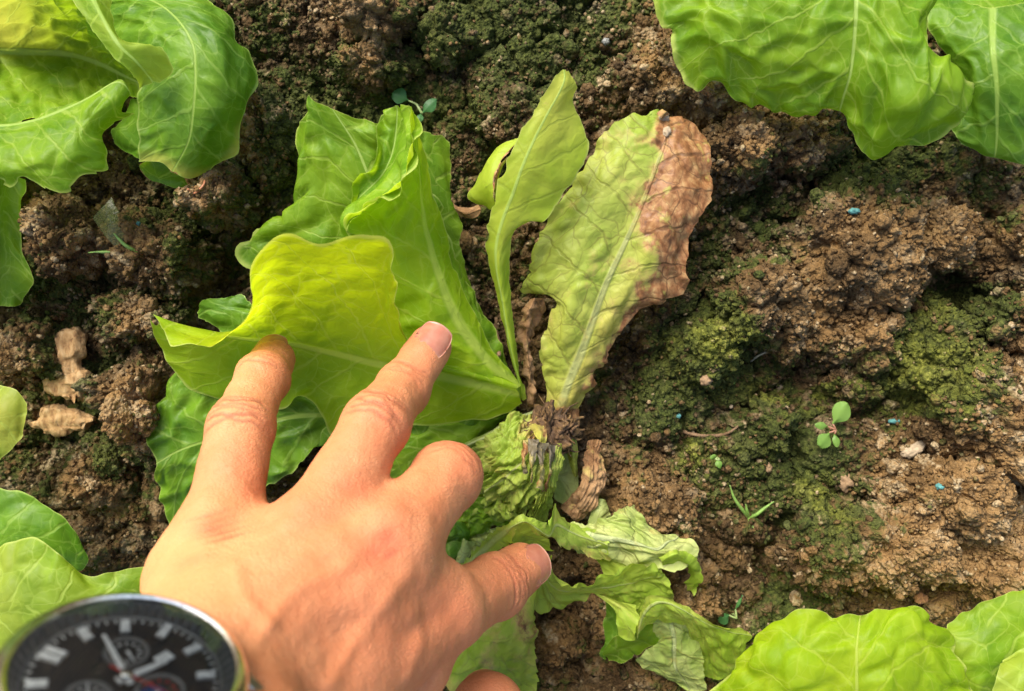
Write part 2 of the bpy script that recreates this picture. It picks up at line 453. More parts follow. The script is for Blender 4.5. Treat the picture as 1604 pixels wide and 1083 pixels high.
def build_crumbs():
    """loose grains strewn over the soil and the clods; joined, nobody could count them"""
    bpy.context.view_layer.update()
    dg = bpy.context.evaluated_depsgraph_get()
    rng = np.random.default_rng(5)
    def strew(n, mu, sg, lo, hi, sub, dmin, sink):
        x = rng.uniform(-250, 250, n); y = rng.uniform(-178, 178, n)
        dens = 0.55 + 0.6 * fbm(np.stack([x, y, 0 * x], 1) / 26.0, 2, 401)
        k = rng.uniform(0, 1, n) < np.clip(dens, dmin, 1)
        x = x[k]; y = y[k]; n = len(x)
        r = np.clip(np.exp(rng.normal(mu, sg, n)), lo, hi)
        z = np.zeros(n); nr_ = np.zeros((n, 3)); dn = Vector((0, 0, -1))
        for i in range(n):
            hit, loc, nm, *_ = SC.ray_cast(dg, Vector((x[i] * MM, y[i] * MM, .12)), dn)
            z[i] = loc[2] / MM if hit else -9; nr_[i] = nm
        x = x + nr_[:, 0] * sink * r; y = y + nr_[:, 1] * sink * r; z = z + nr_[:, 2] * sink * r
        bV, bF = ico(sub)
        shapes = []
        for s in range(24):
            q = bV * rng.uniform(0.5, 1.3, 3)
            q = q * (1 + 0.42 * noise(bV * 1.7 + s * 9.1, 500 + s) + 0.28 * noise(bV * 4 + s * 5.1, 540 + s))[:, None]
            shapes.append(q)
        shapes = np.array(shapes)
        ang = rng.uniform(0, 6.28, (n, 3)); ca = np.cos(ang); sa = np.sin(ang); zo = np.zeros(n); on = np.ones(n)
        Rx = np.stack([on, zo, zo, zo, ca[:, 0], -sa[:, 0], zo, sa[:, 0], ca[:, 0]], 1).reshape(-1, 3, 3)
        Rz = np.stack([ca[:, 2], -sa[:, 2], zo, sa[:, 2], ca[:, 2], zo, zo, zo, on], 1).reshape(-1, 3, 3)
        V = np.einsum('nij,nkj->nki', Rz @ Rx, shapes[np.arange(n) % 24]) * r[:, None, None] + np.stack([x, y, z], 1)[:, None]
        nb = len(bV)
        at = {k_: np.repeat(a_, nb) for k_, a_ in soil_attrs(x, y, z, rng.uniform(0, 1, n)).items()}
        Fc = (bF[None] + (np.arange(n) * nb)[:, None, None]).reshape(-1, 3)
        return V.reshape(-1, 3), Fc, at
    for n, mu, sg, lo, hi, sub, dmin, sink, lab in ((70000, -.45, .35, .35, 1.3, 0, .4, .55, 'fine soil grains strewn over the ground and clods'), (17000, .10, .30, .8, 2.2, 0, .12, .35, 'coarse angular soil grains scattered over the ground'),
                                                    (1800, .6, .35, 1.2, 3.6, 1, .1, .15, 'loose pea sized soil crumbs scattered over the ground')):
        V, Fc, at = strew(n, mu, sg, lo, hi, sub, dmin, sink)
        o = make_mesh('soil_crumbs', V, Fc, MAT_SOIL, attrs=at, smooth=False)
        tag(o, lab, 'soil crumbs', kind='stuff')

build_crumbs()
# ------------------------------------------------------------------ leaf materials
def leaf_material(name, dark, light, vein, trans, translucency=0.45, vein_amt=0.55, rough=0.46, bumpy=1.0, vein_dark=False, wilt=0.0, edgec=None, spec=0.27, ribc=(0.42, 0.58, 0.13), yelc=(0.56, 0.50, 0.10)):
    """procedural leaf: midrib, lateral veins and a polygonal net between them, puffed between the veins"""
    m = NT(name)
    d = m.attr('ribd'); v = m.attr('along'); sg = m.attr('side'); e = m.attr('edge')
    brown = m.attr('brown'); yell = m.attr('yellow'); tt = m.attr('tt')
    sd = m.math('MULTIPLY', d, sg)
    base = m.vec(m.math('ADD', sd, m.math('MULTIPLY', m.attr('seed'), 7.0)), v)
    wn_ = m.noise(base, 0.075, 3.0, dim='2D')
    wv = m.n('VectorMath', operation='MULTIPLY_ADD')
    m.put(wv.inputs[0], wn_.outputs['Color']); wv.inputs[1].default_value = (7, 7, 0); m.put(wv.inputs[2], base)
    wc = wv.outputs[0]
    sep = m.n('SeparateXYZ'); m.put(sep.inputs[0], wc)
    # lateral veins leaving the midrib at an angle
    ph = m.math('ADD', m.math('DIVIDE', m.math('SUBTRACT', sep.outputs[1], m.math('MULTIPLY', m.math('POWER', d, 0.88), 1.05)), 15.0), m.math('MULTIPLY', sg, 0.23))
    tri = m.math('MULTIPLY', m.math('ABSOLUTE', m.math('SUBTRACT', m.math('FRACT', ph), 0.5)), 15.0 * 0.72)   # mm from the vein
    wid = m.math('MAXIMUM', m.math('SUBTRACT', 0.62, m.math('MULTIPLY', d, 0.010)), 0.2)
    lat = m.math('SUBTRACT', 1.0, m.mapr(m.math('DIVIDE', tri, wid), 0.3, 1.2), clamp=True)
    # net
    v1 = m.vor(wc, 0.088, 'DISTANCE_TO_EDGE', 1.0, dim='2D')
    v2 = m.vor(wc, 0.25, 'DISTANCE_TO_EDGE', 1.0, dim='2D')
    e1 = m.math('SUBTRACT', 1.0, m.mapr(v1.outputs[0], 0.006, 0.036), clamp=True)
    e2 = m.math('SUBTRACT', 1.0, m.mapr(v2.outputs[0], 0.008, 0.05), clamp=True)
    ribw = m.math('MULTIPLY', m.math('SUBTRACT', 1.02, tt), m.attr('ribw'))
    rib = m.math('MULTIPLY', m.math('SUBTRACT', 1.0, m.mapr(m.math('DIVIDE', d, m.math('ADD', ribw, 0.3)), 0.45, 1.15), clamp=True), m.mapr(m.attr('ribw'), 0.02, 0.3))
    veins = m.math('MAXIMUM', m.math('MULTIPLY', lat, 0.8), m.math('MAXIMUM', m.math('MULTIPLY', e1, 0.9 if vein_dark else 0.6), m.math('MULTIPLY', e2, 0.5 if vein_dark else 0.3)))
    veins = m.math('MULTIPLY', veins, m.mapr(m.noise(base, 0.11, 2.0, dim='2D').outputs[0], 0.25, 0.6, 0.35, 1.0))
    n1 = m.noise(base, 0.045, 4.0, 0.55, dim='2D').outputs[0]
    n2 = m.noise(base, 0.42, 4.0, 0.6, dim='2D').outputs[0]
    col = m.mix(m.mapr(n1, 0.28, 0.72), dark, light)
    col = m.mix(m.mapr(n2, 0.25, 0.8, 0.0, 0.3), col, light)
    puff = m.mapr(v1.outputs[0], 0.0, 0.35)
    col = m.mix(m.math('MULTIPLY', puff, 0.25), col, dark)
    # yellow tint by leaf: yellowing at base and margin, on some leaves painted backlight
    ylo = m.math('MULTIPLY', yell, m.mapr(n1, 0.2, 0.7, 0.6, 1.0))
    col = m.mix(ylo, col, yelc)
    vcol = vein
    col = m.mix(m.math('MULTIPLY', veins, vein_amt), col, vcol)
    if edgec is not None:
        col = m.mix(m.mapr(e, 0.955, 0.995, 0.0, 0.75), col, edgec)
    col = m.mix(m.math('MULTIPLY', rib, 0.9), col, ribc)
    if wilt > 0:
        wsp = m.noise(base, 0.16, 6.0, 0.7, dim='2D').outputs[0]
        col = m.mix(m.mapr(wsp, 0.56, 0.74, 0.0, wilt), col, (0.10, 0.10, 0.035))
        vv = m.vor(base, 0.33, dim='2D')
        col = m.mix(m.mapr(vv.outputs['Distance'], 0.02, 0.13, wilt * 0.6, 0.0), col, (0.06, 0.04, 0.02))
    bn = m.noise(base, 0.22, 5.0, 0.65, dim='2D').outputs[0]
    brc = m.ramp(m.math('ADD', m.math('MULTIPLY', bn, 0.7), m.math('MULTIPLY', n2, 0.3)), [(0.30, (0.10, 0.04, 0.014)), (0.45, (0.24, 0.105, 0.038)), (0.58, (0.36, 0.19, 0.075)), (0.74, (0.48, 0.34, 0.14))])
    brc = m.mix(m.math('MULTIPLY', veins, 0.85), brc, (0.08, 0.035, 0.014))
    bl = m.noise(base, 0.085, 5.0, 0.62, dim='2D').outputs[0]
    bsum = m.math('ADD', brown, m.math('ADD', m.math('MULTIPLY', m.math('SUBTRACT', bl, 0.5), 1.5), m.math('MULTIPLY', m.math('SUBTRACT', bn, 0.5), 0.6)))
    bm = m.mapr(bsum, 0.36, 0.66)
    col = m.mix(m.mapr(bsum, 0.12, 0.45, 0.0, 0.7), col, (0.52, 0.44, 0.12)) if vein_dark else col
    col = m.mix(bm, col, brc)
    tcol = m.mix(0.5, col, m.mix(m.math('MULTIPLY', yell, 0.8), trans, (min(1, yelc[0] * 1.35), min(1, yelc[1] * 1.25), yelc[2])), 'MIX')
    tcol = m.mix(bm, tcol, brc)
    tcol = m.mix(m.math('MULTIPLY', veins, vein_amt * 0.6), tcol, vein)
    hgt = m.math('ADD', m.math('MULTIPLY', puff, 1.0), m.math('SUBTRACT', m.math('MULTIPLY', m.mapr(v2.outputs[0], 0, 0.3), 0.16), m.math('MULTIPLY', lat, 0.5)))
    hgt = m.math('ADD', hgt, m.math('MULTIPLY', rib, 1.4))
    hgt = m.math('ADD', hgt, m.math('MULTIPLY', n2, 0.12))
    b2 = m.bump(hgt, 0.30 * bumpy, 0.0012)
    rr = m.mapr(n2, 0.2, 0.8, rough - 0.08, rough + 0.14)
    pb = m.bsdf(Base_Color=col, Roughness=rr, Normal=b2)
    pb.inputs['Specular IOR Level'].default_value = spec
    tb = m.n('BsdfTranslucent'); m.put(tb.inputs[0], tcol); m.put(tb.inputs['Normal'], b2)
    mx = m.n('MixShader'); m.put(mx.inputs[0], m.mix(bm, (translucency,) * 3, (0.12,) * 3))
    m.t.links.new(pb.outputs[0], mx.inputs[1]); m.t.links.new(tb.outputs[0], mx.inputs[2])
    return m.done(mx.outputs[0])

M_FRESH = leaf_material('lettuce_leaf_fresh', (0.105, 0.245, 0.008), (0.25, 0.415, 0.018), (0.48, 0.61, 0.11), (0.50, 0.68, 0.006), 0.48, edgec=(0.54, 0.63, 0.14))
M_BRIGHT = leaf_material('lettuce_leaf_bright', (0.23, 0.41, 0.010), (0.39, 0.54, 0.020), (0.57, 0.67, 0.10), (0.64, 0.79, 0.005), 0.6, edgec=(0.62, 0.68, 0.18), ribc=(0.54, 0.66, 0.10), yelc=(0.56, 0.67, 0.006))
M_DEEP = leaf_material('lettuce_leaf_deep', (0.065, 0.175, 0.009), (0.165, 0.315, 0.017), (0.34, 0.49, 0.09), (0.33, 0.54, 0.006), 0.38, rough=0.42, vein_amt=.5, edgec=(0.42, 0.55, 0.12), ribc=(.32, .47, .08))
M_LIME = leaf_material('lettuce_leaf_lime', (0.27, 0.41, 0.020), (0.42, 0.53, 0.05), (0.26, 0.33, 0.05), (0.6, 0.7, 0.01), 0.42, vein_amt=0.35, bumpy=.8, edgec=(.5, .55, .14))
M_LIMP = leaf_material('lettuce_leaf_limp', (0.27, 0.42, 0.030), (0.47, 0.58, 0.09), (0.22, 0.25, 0.05), (0.56, 0.66, 0.03), 0.42, vein_amt=0.5, vein_dark=True, bumpy=1.4, wilt=0.22, ribc=(.48, .55, .18))
M_PALE = leaf_material('lettuce_leaf_pale', (0.28, 0.41, 0.040), (0.46, 0.55, 0.10), (0.17, 0.145, 0.03), (0.54, 0.64, 0.04), 0.40, vein_amt=0.6, vein_dark=True, bumpy=1.4, wilt=0.15, ribc=(.44, .47, .17))
M_WILT = leaf_material('lettuce_leaf_wilted', (0.29, 0.41, 0.07), (0.54, 0.60, 0.22), (0.21, 0.20, 0.05), (0.5, 0.6, 0.08), 0.35, vein_amt=0.65, vein_dark=True, bumpy=2.0, wilt=0.35, rough=0.5, ribc=(.52, .58, .26))
M_ROT = leaf_material('lettuce_leaf_rotten', (0.07, 0.055, 0.035), (0.25, 0.21, 0.13), (0.05, 0.035, 0.02), (0.3, 0.25, 0.1), 0.15, vein_amt=0.6, vein_dark=True, bumpy=2.5, wilt=0.6, rough=0.4, ribc=(.10, .085, .06))
M_DRY = leaf_material('lettuce_leaf_dry', (0.24, 0.12, 0.05), (0.44, 0.27, 0.13), (0.14, 0.07, 0.03), (0.4, 0.2, 0.08), 0.12, vein_amt=0.7, vein_dark=True, bumpy=2.0, rough=0.75, spec=0.15, ribc=(.25, .14, .06))
M_COTY = leaf_material('seedling_leaf', (0.12, 0.25, 0.04), (0.23, 0.38, 0.075), (0.2, 0.4, 0.1), (0.3, 0.5, 0.06), 0.35, vein_amt=0.2, bumpy=0.3, rough=0.35)
M_COTY2 = leaf_material('seedling_leaf_dark', (0.04, 0.14, 0.04), (0.09, 0.22, 0.065), (0.1, 0.3, 0.1), (0.14, 0.33, 0.06), 0.3, vein_amt=0.2, bumpy=0.3, rough=0.35)

def zz(region, pts):
    """points read in an enlarged crop (x0, y0, factor) -> photo pixels"""
    x0, y0, k = region
    return [(x0 + a / k, y0 + b / k, c) for a, b, c in pts]
R1 = (0, 0, 3.383); R2 = (1000, 0, 2.656); R4 = (700, 100, 1.867); R5 = (650, 600, 2.2418); R6 = (640, 600, 3.609); R7 = (820, 780, 3.574)

LEAFN = [0]
def leaf(curves, mat, parent, rib=None, name='leaf', nr=110, nc=64, ruffle=1.2, rfreq=14.0, puff=0.8, teeth=0.0, tfreq=5.0, ribw=0.0,
         brown=None, yellow=None, label=None, px=True, crumple=0.0, pleat=0.0):
    """curves: longitudinal control curves across the blade (edge ... midrib ... edge), each from base to tip, points = (photo x, photo y, height mm)"""
    LEAFN[0] += 1; sd = LEAFN[0]
    C = [resample(np.array([W(*p) if px else p for p in c], float), nr) for c in curves]
    C = np.stack(C, 1)                                   # (nr, k, 3)
    k = C.shape[1]
    if rib is None: rib = (k - 1) / 2
    t = np.linspace(0, 1, nc)
    G = np.stack([catmull(C[i], t) for i in range(nr)], 0)     # (nr,nc,3)
    rc = int(round(rib / (k - 1) * (nc - 1)))
    along = np.r_[0, np.cumsum(np.linalg.norm(np.diff(G[:, rc], axis=0), axis=1))]
    dst = np.concatenate([np.zeros((nr, 1)), np.cumsum(np.linalg.norm(np.diff(G, axis=1), axis=2), axis=1)], 1)
    dst = dst - dst[:, rc:rc + 1]
    u = np.where(np.arange(nc) >= rc, (np.arange(nc) - rc) / max(1, nc - 1 - rc), (np.arange(nc) - rc) / max(1, rc))
    v = np.linspace(0, 1, nr)
    U, VV = np.meshgrid(u, v)
    edge = np.maximum(np.abs(U), sstep(0.90, 1.0, VV) * 0 + np.where(VV > 0.0, VV ** 14, 0))
    side = np.sign(U) + (U == 0)
    du = np.gradient(G, axis=1); dv = np.gradient(G, axis=0)
    N = np.cross(du, dv); N /= (np.linalg.norm(N, axis=2, keepdims=True) + 1e-9)
    AL = np.repeat(along[:, None], nc, 1)
    Q = np.stack([dst.ravel(), AL.ravel(), np.full(dst.size, sd * 13.7)], 1)
    f1, f2, idd = worley2(Q[:, 0] / 13 + .35 * noise(Q / 9, sd) + sd * 3.1, Q[:, 1] / 13 + .35 * noise(Q / 9, sd + 50), 40 + sd)
    disp = puff * 1.15 * (sstep(0, .55, f2 - f1) - 0.5) * np.clip(dst.size and np.abs(Q[:, 0]) / 6, 0, 1)
    eg = edge.ravel()
    disp = disp + ruffle * 1.5 * eg ** 3 * fbm(Q / rfreq, 2, 700 + sd) + 0.9 * min(ruffle, 2) * fbm(Q / 30.0, 2, 720 + sd)
    if crumple:
        rg = 1 - np.abs(fbm(Q / np.array([6.0, 14.0, 5.0]), 3, 740 + sd)); disp = disp + crumple * (rg - .6) * 2 * np.clip(VV.ravel() * 3, 0, 1)
        f1, f2, idd = worley2(Q[:, 0] / 6 + .5 * noise(Q / 5, sd + 9), Q[:, 1] / 6, 80 + sd)
        disp = disp + crumple * 0.7 * sstep(0, .5, f2 - f1)
    if pleat:
        ph = U.ravel() * 9.0 + 2.6 * fbm(Q / np.array([11.0, 15.0, 5.0]), 4, 840 + sd)
        fold = 1 - np.abs(np.mod(ph, 2.0) - 1.0) * 2
        disp = disp + pleat * fold * (0.35 + 0.65 * VV.ravel()) + pleat * .6 * fbm(Q / np.array([3.0, 8.0, 5.0]), 3, 850 + sd)
    V = G.reshape(-1, 3) + N.reshape(-1, 3) * disp[:, None]
    # uneven, toothed margin: move margin points in the plane of the blade
    ax_u = du / (np.linalg.norm(du, axis=2, keepdims=True) + 1e-9)
    jit = 0.8 * noise(np.stack([AL.ravel() / 4.0, side.ravel() * 5.3, np.full(Q.shape[0], sd * 3.3)], 1), 760)
    if teeth:
        fr = AL.ravel() / tfreq + .35 * noise(np.stack([AL.ravel() / 6.0, side.ravel() * 7, 0 * eg], 1), 770 + sd)
        amp = teeth * (0.45 + 0.55 * np.abs(noise(np.stack([AL.ravel() / 7.0, side.ravel() * 3, 0 * eg + sd], 1), 780)))
        jit = jit + amp * (np.mod(fr, 1.0) * 1.6 - 0.6)
    ev = np.abs(U.ravel()) ** 10
    V = V + (ax_u * side[:, :, None]).reshape(-1, 3) * (jit * ev)[:, None]
    # the same along the tip row
    ax_v = (dv / (np.linalg.norm(dv, axis=2, keepdims=True) + 1e-9)).reshape(-1, 3)
    jt = 0.8 * noise(np.stack([Q[:, 0] / 4.0, 0 * eg + 2.2, 0 * eg + sd], 1), 790)
    if teeth:
        jt = jt + teeth * (np.mod(Q[:, 0] / tfreq + .3 * noise(Q / 6, 795), 1.0) - .4)
    V = V + ax_v * (jt * VV.ravel() ** 30)[:, None]
    at = dict(ribd=np.abs(Q[:, 0]), along=Q[:, 1], side=side.ravel(), edge=eg, tt=VV.ravel(), seed=np.full(eg.shape, sd * 13.7),
              ribw=np.full(eg.shape, ribw), brown=np.zeros(eg.shape), yellow=np.zeros(eg.shape))
    if brown is not None:
        at['brown'] = np.clip(brown(U.ravel(), VV.ravel(), fbm(Q / 14.0, 3, 800 + sd)), 0, 1)
    if yellow is not None:
        at['yellow'] = np.clip(yellow(U.ravel(), VV.ravel(), fbm(Q / 20.0, 3, 810 + sd)), 0, 1)
    o = make_mesh(name, V, grid_faces(nr, nc), mat, parent, at)
    if label: o['label'] = label
    return o

ybase = lambda a: (lambda U, V, n: a * (1 - sstep(0.0, 0.55, V)) + 0.15 * n)

# ------------------------------------------------------------------ the sick lettuce in the middle
cr = W(850, 668, 4)
plant = empty('lettuce_plant', (cr[0], cr[1], 2.0))
tag(plant, 'rotting lettuce plant with one half fresh green and brown collapsed leaves, parted by a hand', 'lettuce')

# far upper leaf
leaf([[(815, 632, 12), (700, 600, 16), (560, 500, 18), (440, 440, 19), (371, 402, 20), (405, 372, 22), (445, 345, 24), (468, 300, 28), (470, 250, 31), (466, 203, 33)],
      [(815, 629, 14), (690, 570, 20), (580, 460, 24), (530, 380, 28), (500, 300, 34), (486, 240, 38), (479, 200, 42), (472, 152, 47)],
      [(816, 624, 14), (720, 530, 22), (640, 410, 29), (590, 310, 35), (555, 230, 41), (520, 172, 44)],
      [(817, 620, 14), (745, 505, 22), (690, 400, 27), (650, 300, 33), (615, 230, 40), (582, 195, 44)],
      [(818, 618, 14), (760, 500, 18), (700, 380, 20), (675, 300, 28), (640, 220, 40), (609, 172, 46)]], M_FRESH, plant, ruffle=2.2, puff=1.9, ribw=1.8, teeth=.4, tfreq=10)
# lobe showing behind the upright fold
leaf([[(815, 618, 10), (730, 500, 14), (680, 380, 18), (650, 260, 24), (652, 204, 26)],
      [(817, 616, 10), (750, 500, 13), (700, 380, 17), (680, 280, 21), (678, 210, 24)],
      [(818, 615, 10), (775, 530, 12), (727, 420, 13), (711, 376, 14), (724, 353, 15), (708, 310, 17), (706, 250, 18), (702, 222, 20)]], M_FRESH, plant, nr=90, nc=40, ruffle=1.2, puff=1.0, teeth=.5)
# upright fold with the pale rim: right margin ... rim
RIM = [(804, 611, 24), (715, 590, 31), (640, 540, 33), (600, 460, 40), (556, 385, 54), (541, 343, 60), (575, 322, 66), (620, 296, 70), (637, 262, 71), (648, 205, 71), (641, 165, 67)]
leaf([[(817, 604, 20), (782, 560, 24), (746, 500, 27), (714, 425, 30), (690, 340, 33), (668, 262, 38), (653, 205, 46), (648, 180, 52)],
      [(814, 606, 22), (762, 560, 30), (712, 490, 36), (680, 400, 41), (664, 330, 46), (658, 260, 53), (652, 215, 58), (646, 175, 60)],
      [(810, 608, 24), (740, 575, 33), (672, 505, 38), (640, 430, 43), (618, 365, 51), (642, 300, 60), (650, 230, 64), (644, 170, 64)], RIM],
     M_BRIGHT, plant, rib=1.0, nr=130, nc=66, ruffle=0.5, puff=1.2, ribw=3.2, rfreq=10)
# the cupped far side of the same leaf, behind its rim
leaf([RIM[3:], [(595, 462, 34), (552, 382, 44), (545, 338, 50), (575, 310, 52), (606, 280, 53), (622, 245, 53), (630, 200, 54), (628, 165, 58)],
      [(592, 464, 31), (550, 376, 40), (545, 332, 46), (566, 298, 49), (590, 268, 50), (605, 235, 51), (610, 200, 52), (615, 168, 54)],
      [(590, 466, 30), (550, 372, 40), (548, 325, 50), (560, 285, 54), (582, 256, 54), (590, 220, 52), (594, 192, 52), (606, 172, 52)]],
     M_FRESH, plant, nr=90, nc=50, ruffle=.8, puff=2.4, ribw=.3, rfreq=8, teeth=.3)
# small dark leaf end behind the bright leaf
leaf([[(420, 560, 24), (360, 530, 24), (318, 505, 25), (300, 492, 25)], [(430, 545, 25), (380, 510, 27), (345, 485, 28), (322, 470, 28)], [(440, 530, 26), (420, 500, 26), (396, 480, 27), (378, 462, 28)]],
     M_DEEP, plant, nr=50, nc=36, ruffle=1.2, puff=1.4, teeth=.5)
# large leaf underneath at the left
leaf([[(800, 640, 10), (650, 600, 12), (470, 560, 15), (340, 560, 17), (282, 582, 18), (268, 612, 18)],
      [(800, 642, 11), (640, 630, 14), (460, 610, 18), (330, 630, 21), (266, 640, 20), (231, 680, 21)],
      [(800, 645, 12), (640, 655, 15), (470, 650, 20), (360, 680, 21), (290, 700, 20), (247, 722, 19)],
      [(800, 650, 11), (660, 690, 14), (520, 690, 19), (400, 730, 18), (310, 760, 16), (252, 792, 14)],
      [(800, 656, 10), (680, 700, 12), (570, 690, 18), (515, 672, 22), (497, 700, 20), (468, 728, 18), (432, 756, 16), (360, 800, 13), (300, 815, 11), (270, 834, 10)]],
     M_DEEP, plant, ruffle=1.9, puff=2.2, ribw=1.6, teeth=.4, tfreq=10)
# the big bright leaf pressed by the fingers: raised half ... midrib ... lower half
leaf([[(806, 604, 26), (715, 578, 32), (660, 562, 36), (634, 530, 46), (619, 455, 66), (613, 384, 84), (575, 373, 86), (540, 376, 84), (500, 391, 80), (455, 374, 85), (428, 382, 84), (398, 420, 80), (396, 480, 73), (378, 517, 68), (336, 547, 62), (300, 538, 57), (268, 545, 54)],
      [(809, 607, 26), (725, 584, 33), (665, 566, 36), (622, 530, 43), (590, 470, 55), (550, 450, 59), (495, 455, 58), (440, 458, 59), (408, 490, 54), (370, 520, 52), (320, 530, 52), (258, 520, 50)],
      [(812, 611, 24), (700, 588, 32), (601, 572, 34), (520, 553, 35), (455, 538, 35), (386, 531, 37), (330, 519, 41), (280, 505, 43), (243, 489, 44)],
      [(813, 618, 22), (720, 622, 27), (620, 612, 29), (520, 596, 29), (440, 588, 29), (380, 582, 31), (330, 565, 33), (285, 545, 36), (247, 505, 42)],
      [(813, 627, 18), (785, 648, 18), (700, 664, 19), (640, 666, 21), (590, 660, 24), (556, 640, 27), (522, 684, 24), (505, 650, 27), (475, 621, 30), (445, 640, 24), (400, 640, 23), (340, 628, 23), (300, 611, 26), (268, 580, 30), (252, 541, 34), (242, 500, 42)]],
     M_BRIGHT, plant, rib=2, nr=150, nc=84, ruffle=1.0, puff=0.45, ribw=3.0, rfreq=12, teeth=.3, tfreq=9, yellow=lambda U, V, n: .62 * (1 - sstep(-.55, -.05, U)) * sstep(.2, .4, V) * (1 - .5 * sstep(.85, 1, V)) + .12 * n)  # raised half painted yellower: backlit glow in the colour, plus the leaf's own yellow
# leaf under index and middle finger
leaf([[(808, 640, 8), (720, 655, 12), (640, 670, 15), (590, 700, 15), (560, 740, 12)], [(806, 645, 9), (730, 680, 13), (660, 710, 15), (600, 750, 13)], [(802, 652, 8), (750, 690, 10), (690, 735, 12), (640, 780, 10)]],
     M_FRESH, plant, nr=80, nc=44, ruffle=1.6, puff=1.6, teeth=.8)
# bare stalk between them
leaf([[(842, 640, 8), (800, 655, 14), (760, 680, 15), (720, 697, 12)], [(841, 645, 13), (800, 661, 19), (762, 685, 19), (724, 701, 15)], [(838, 652, 8), (800, 668, 14), (765, 692, 14), (728, 706, 11)]],
     M_WILT, plant, nr=40, nc=16, ruffle=0.2, puff=0.2, name='stalk', ribw=5)

# upright folded yellow green leaf on its long stalk
leaf([zz(R4, [(215, 985, 12), (176, 830, 22), (148, 700, 30), (126, 590, 36), (119, 520, 42), (140, 400, 50), (172, 300, 55), (250, 150, 60), (318, 45, 61), (338, 16, 60)]),
      zz(R4, [(225, 985, 18), (190, 830, 28), (168, 700, 36), (152, 590, 42), (160, 510, 46), (215, 390, 52), (250, 300, 56), (310, 160, 59), (352, 60, 60), (345, 17, 59)]),
      zz(R4, [(232, 980, 16), (204, 820, 25), (192, 690, 32), (184, 580, 38), (192, 490, 44), (255, 455, 46), (290, 463, 46), (330, 395, 47), (398, 300, 49), (418, 232, 50), (396, 170, 52), (372, 110, 54), (380, 62, 56), (352, 18, 58)])],
     M_LIME, plant, rib=0.7, nr=120, nc=50, ruffle=0.6, puff=0.4, teeth=0.7, tfreq=9, ribw=1.0, yellow=lambda U, V, n: 0.05 + 0.35 * sstep(.6, 1, V) + .15 * n)
# its flap turned back
leaf([zz(R4, [(140, 420, 46), (132, 370, 50), (142, 310, 50), (175, 265, 49), (212, 226, 48)]), zz(R4, [(128, 428, 42), (108, 370, 46), (120, 300, 47), (155, 250, 47), (208, 222, 47)]), zz(R4, [(110, 425, 38), (62, 390, 38), (98, 305, 41), (145, 248, 43), (200, 220, 46)])],
     M_LIME, plant, nr=60, nc=32, ruffle=0.6, puff=0.5, teeth=.5, brown=lambda U, V, n: 0.75 * (1 - sstep(-1.0, -.72, U)) * sstep(.1, .3, V) + .1 * n)
leaf([zz(R4, [(150, 400, 42), (150, 350, 44), (160, 310, 44), (178, 280, 44)]), zz(R4, [(135, 400, 38), (138, 350, 38), (150, 310, 38), (178, 270, 40)])], M_PALE, plant, nr=30, nc=14, ruffle=.3, brown=lambda U, V, n: .45 + .2 * n)

# yellowing leaf with the brown rotten side
def brown9(U, V, n):
    b = 0.95 * sstep(-0.22, 0.30, U) * sstep(0.28, 0.60, V) + 0.6 * sstep(.45, 1., U) * sstep(.02, .15, V) + 0.9 * sstep(0.84, 0.97, V + 0.09 * U) * sstep(-.45, -.05, U) + 0.4 * sstep(.7, 1, U) * sstep(.2, .4, V)
    b = b + 0.35 * (1 - sstep(0.0, 0.12, V)) - 0.42 * np.exp(-((V - .50) / .10) ** 2 - ((U - .35) / .2) ** 2) - 0.35 * np.exp(-((V - .66) / .06) ** 2 - ((U - .5) / .2) ** 2) - .3 * np.exp(-((V - .78) / .05) ** 2 - ((U - .3) / .15) ** 2) + 0.5 * n
    return np.clip(b, 0, .84) * sstep(-.6, -.15, U + .25 * sstep(.8, 1, V)) + .5 * (1 - sstep(0.0, 0.14, V))
leaf([zz(R4, [(285, 1045, 8), (292, 965, 14), (266, 850, 20), (292, 760, 23), (302, 684, 24), (226, 668, 21), (242, 610, 24), (268, 505, 27), (335, 395, 30), (395, 305, 33), (442, 230, 34), (500, 170, 35), (585, 138, 33)]),
      zz(R4, [(300, 1045, 12), (318, 960, 18), (330, 850, 25), (350, 740, 30), (362, 650, 33), (380, 560, 34), (420, 440, 37), (470, 330, 39), (530, 230, 38), (600, 132, 34)]),
      zz(R4, [(322, 1045, 14), (345, 960, 20), (390, 850, 25), (425, 750, 28), (465, 640, 31), (520, 520, 33), (568, 410, 35), (610, 300, 37), (640, 215, 36), (648, 140, 32)]),
      zz(R4, [(350, 1050, 13), (372, 970, 19), (410, 880, 24), (455, 790, 27), (520, 690, 31), (590, 590, 34), (640, 470, 37), (680, 350, 38), (700, 250, 36), (690, 160, 31)]),
      zz(R4, [(380, 1055, 8), (402, 980, 13), (442, 942, 16), (438, 900, 18), (474, 880, 19), (470, 855, 20), (512, 780, 22), (562, 730, 24), (640, 700, 27), (700, 664, 26), (694, 580, 29), (722, 480, 33), (748, 430, 33), (774, 360, 31), (768, 290, 32), (752, 212, 30)])],
     M_PALE, plant, rib=2, nr=150, nc=84, ruffle=1.4, rfreq=7, puff=.7, teeth=0.9, tfreq=7, ribw=1.9, brown=brown9, crumple=0.2,
     yellow=lambda U, V, n: .15 + 0.45 * sstep(-.2, .5, U) + .4 * (1 - sstep(.1, .5, V)) + .2 * n, label='yellowing leaf with a brown rotten side and brown veins')
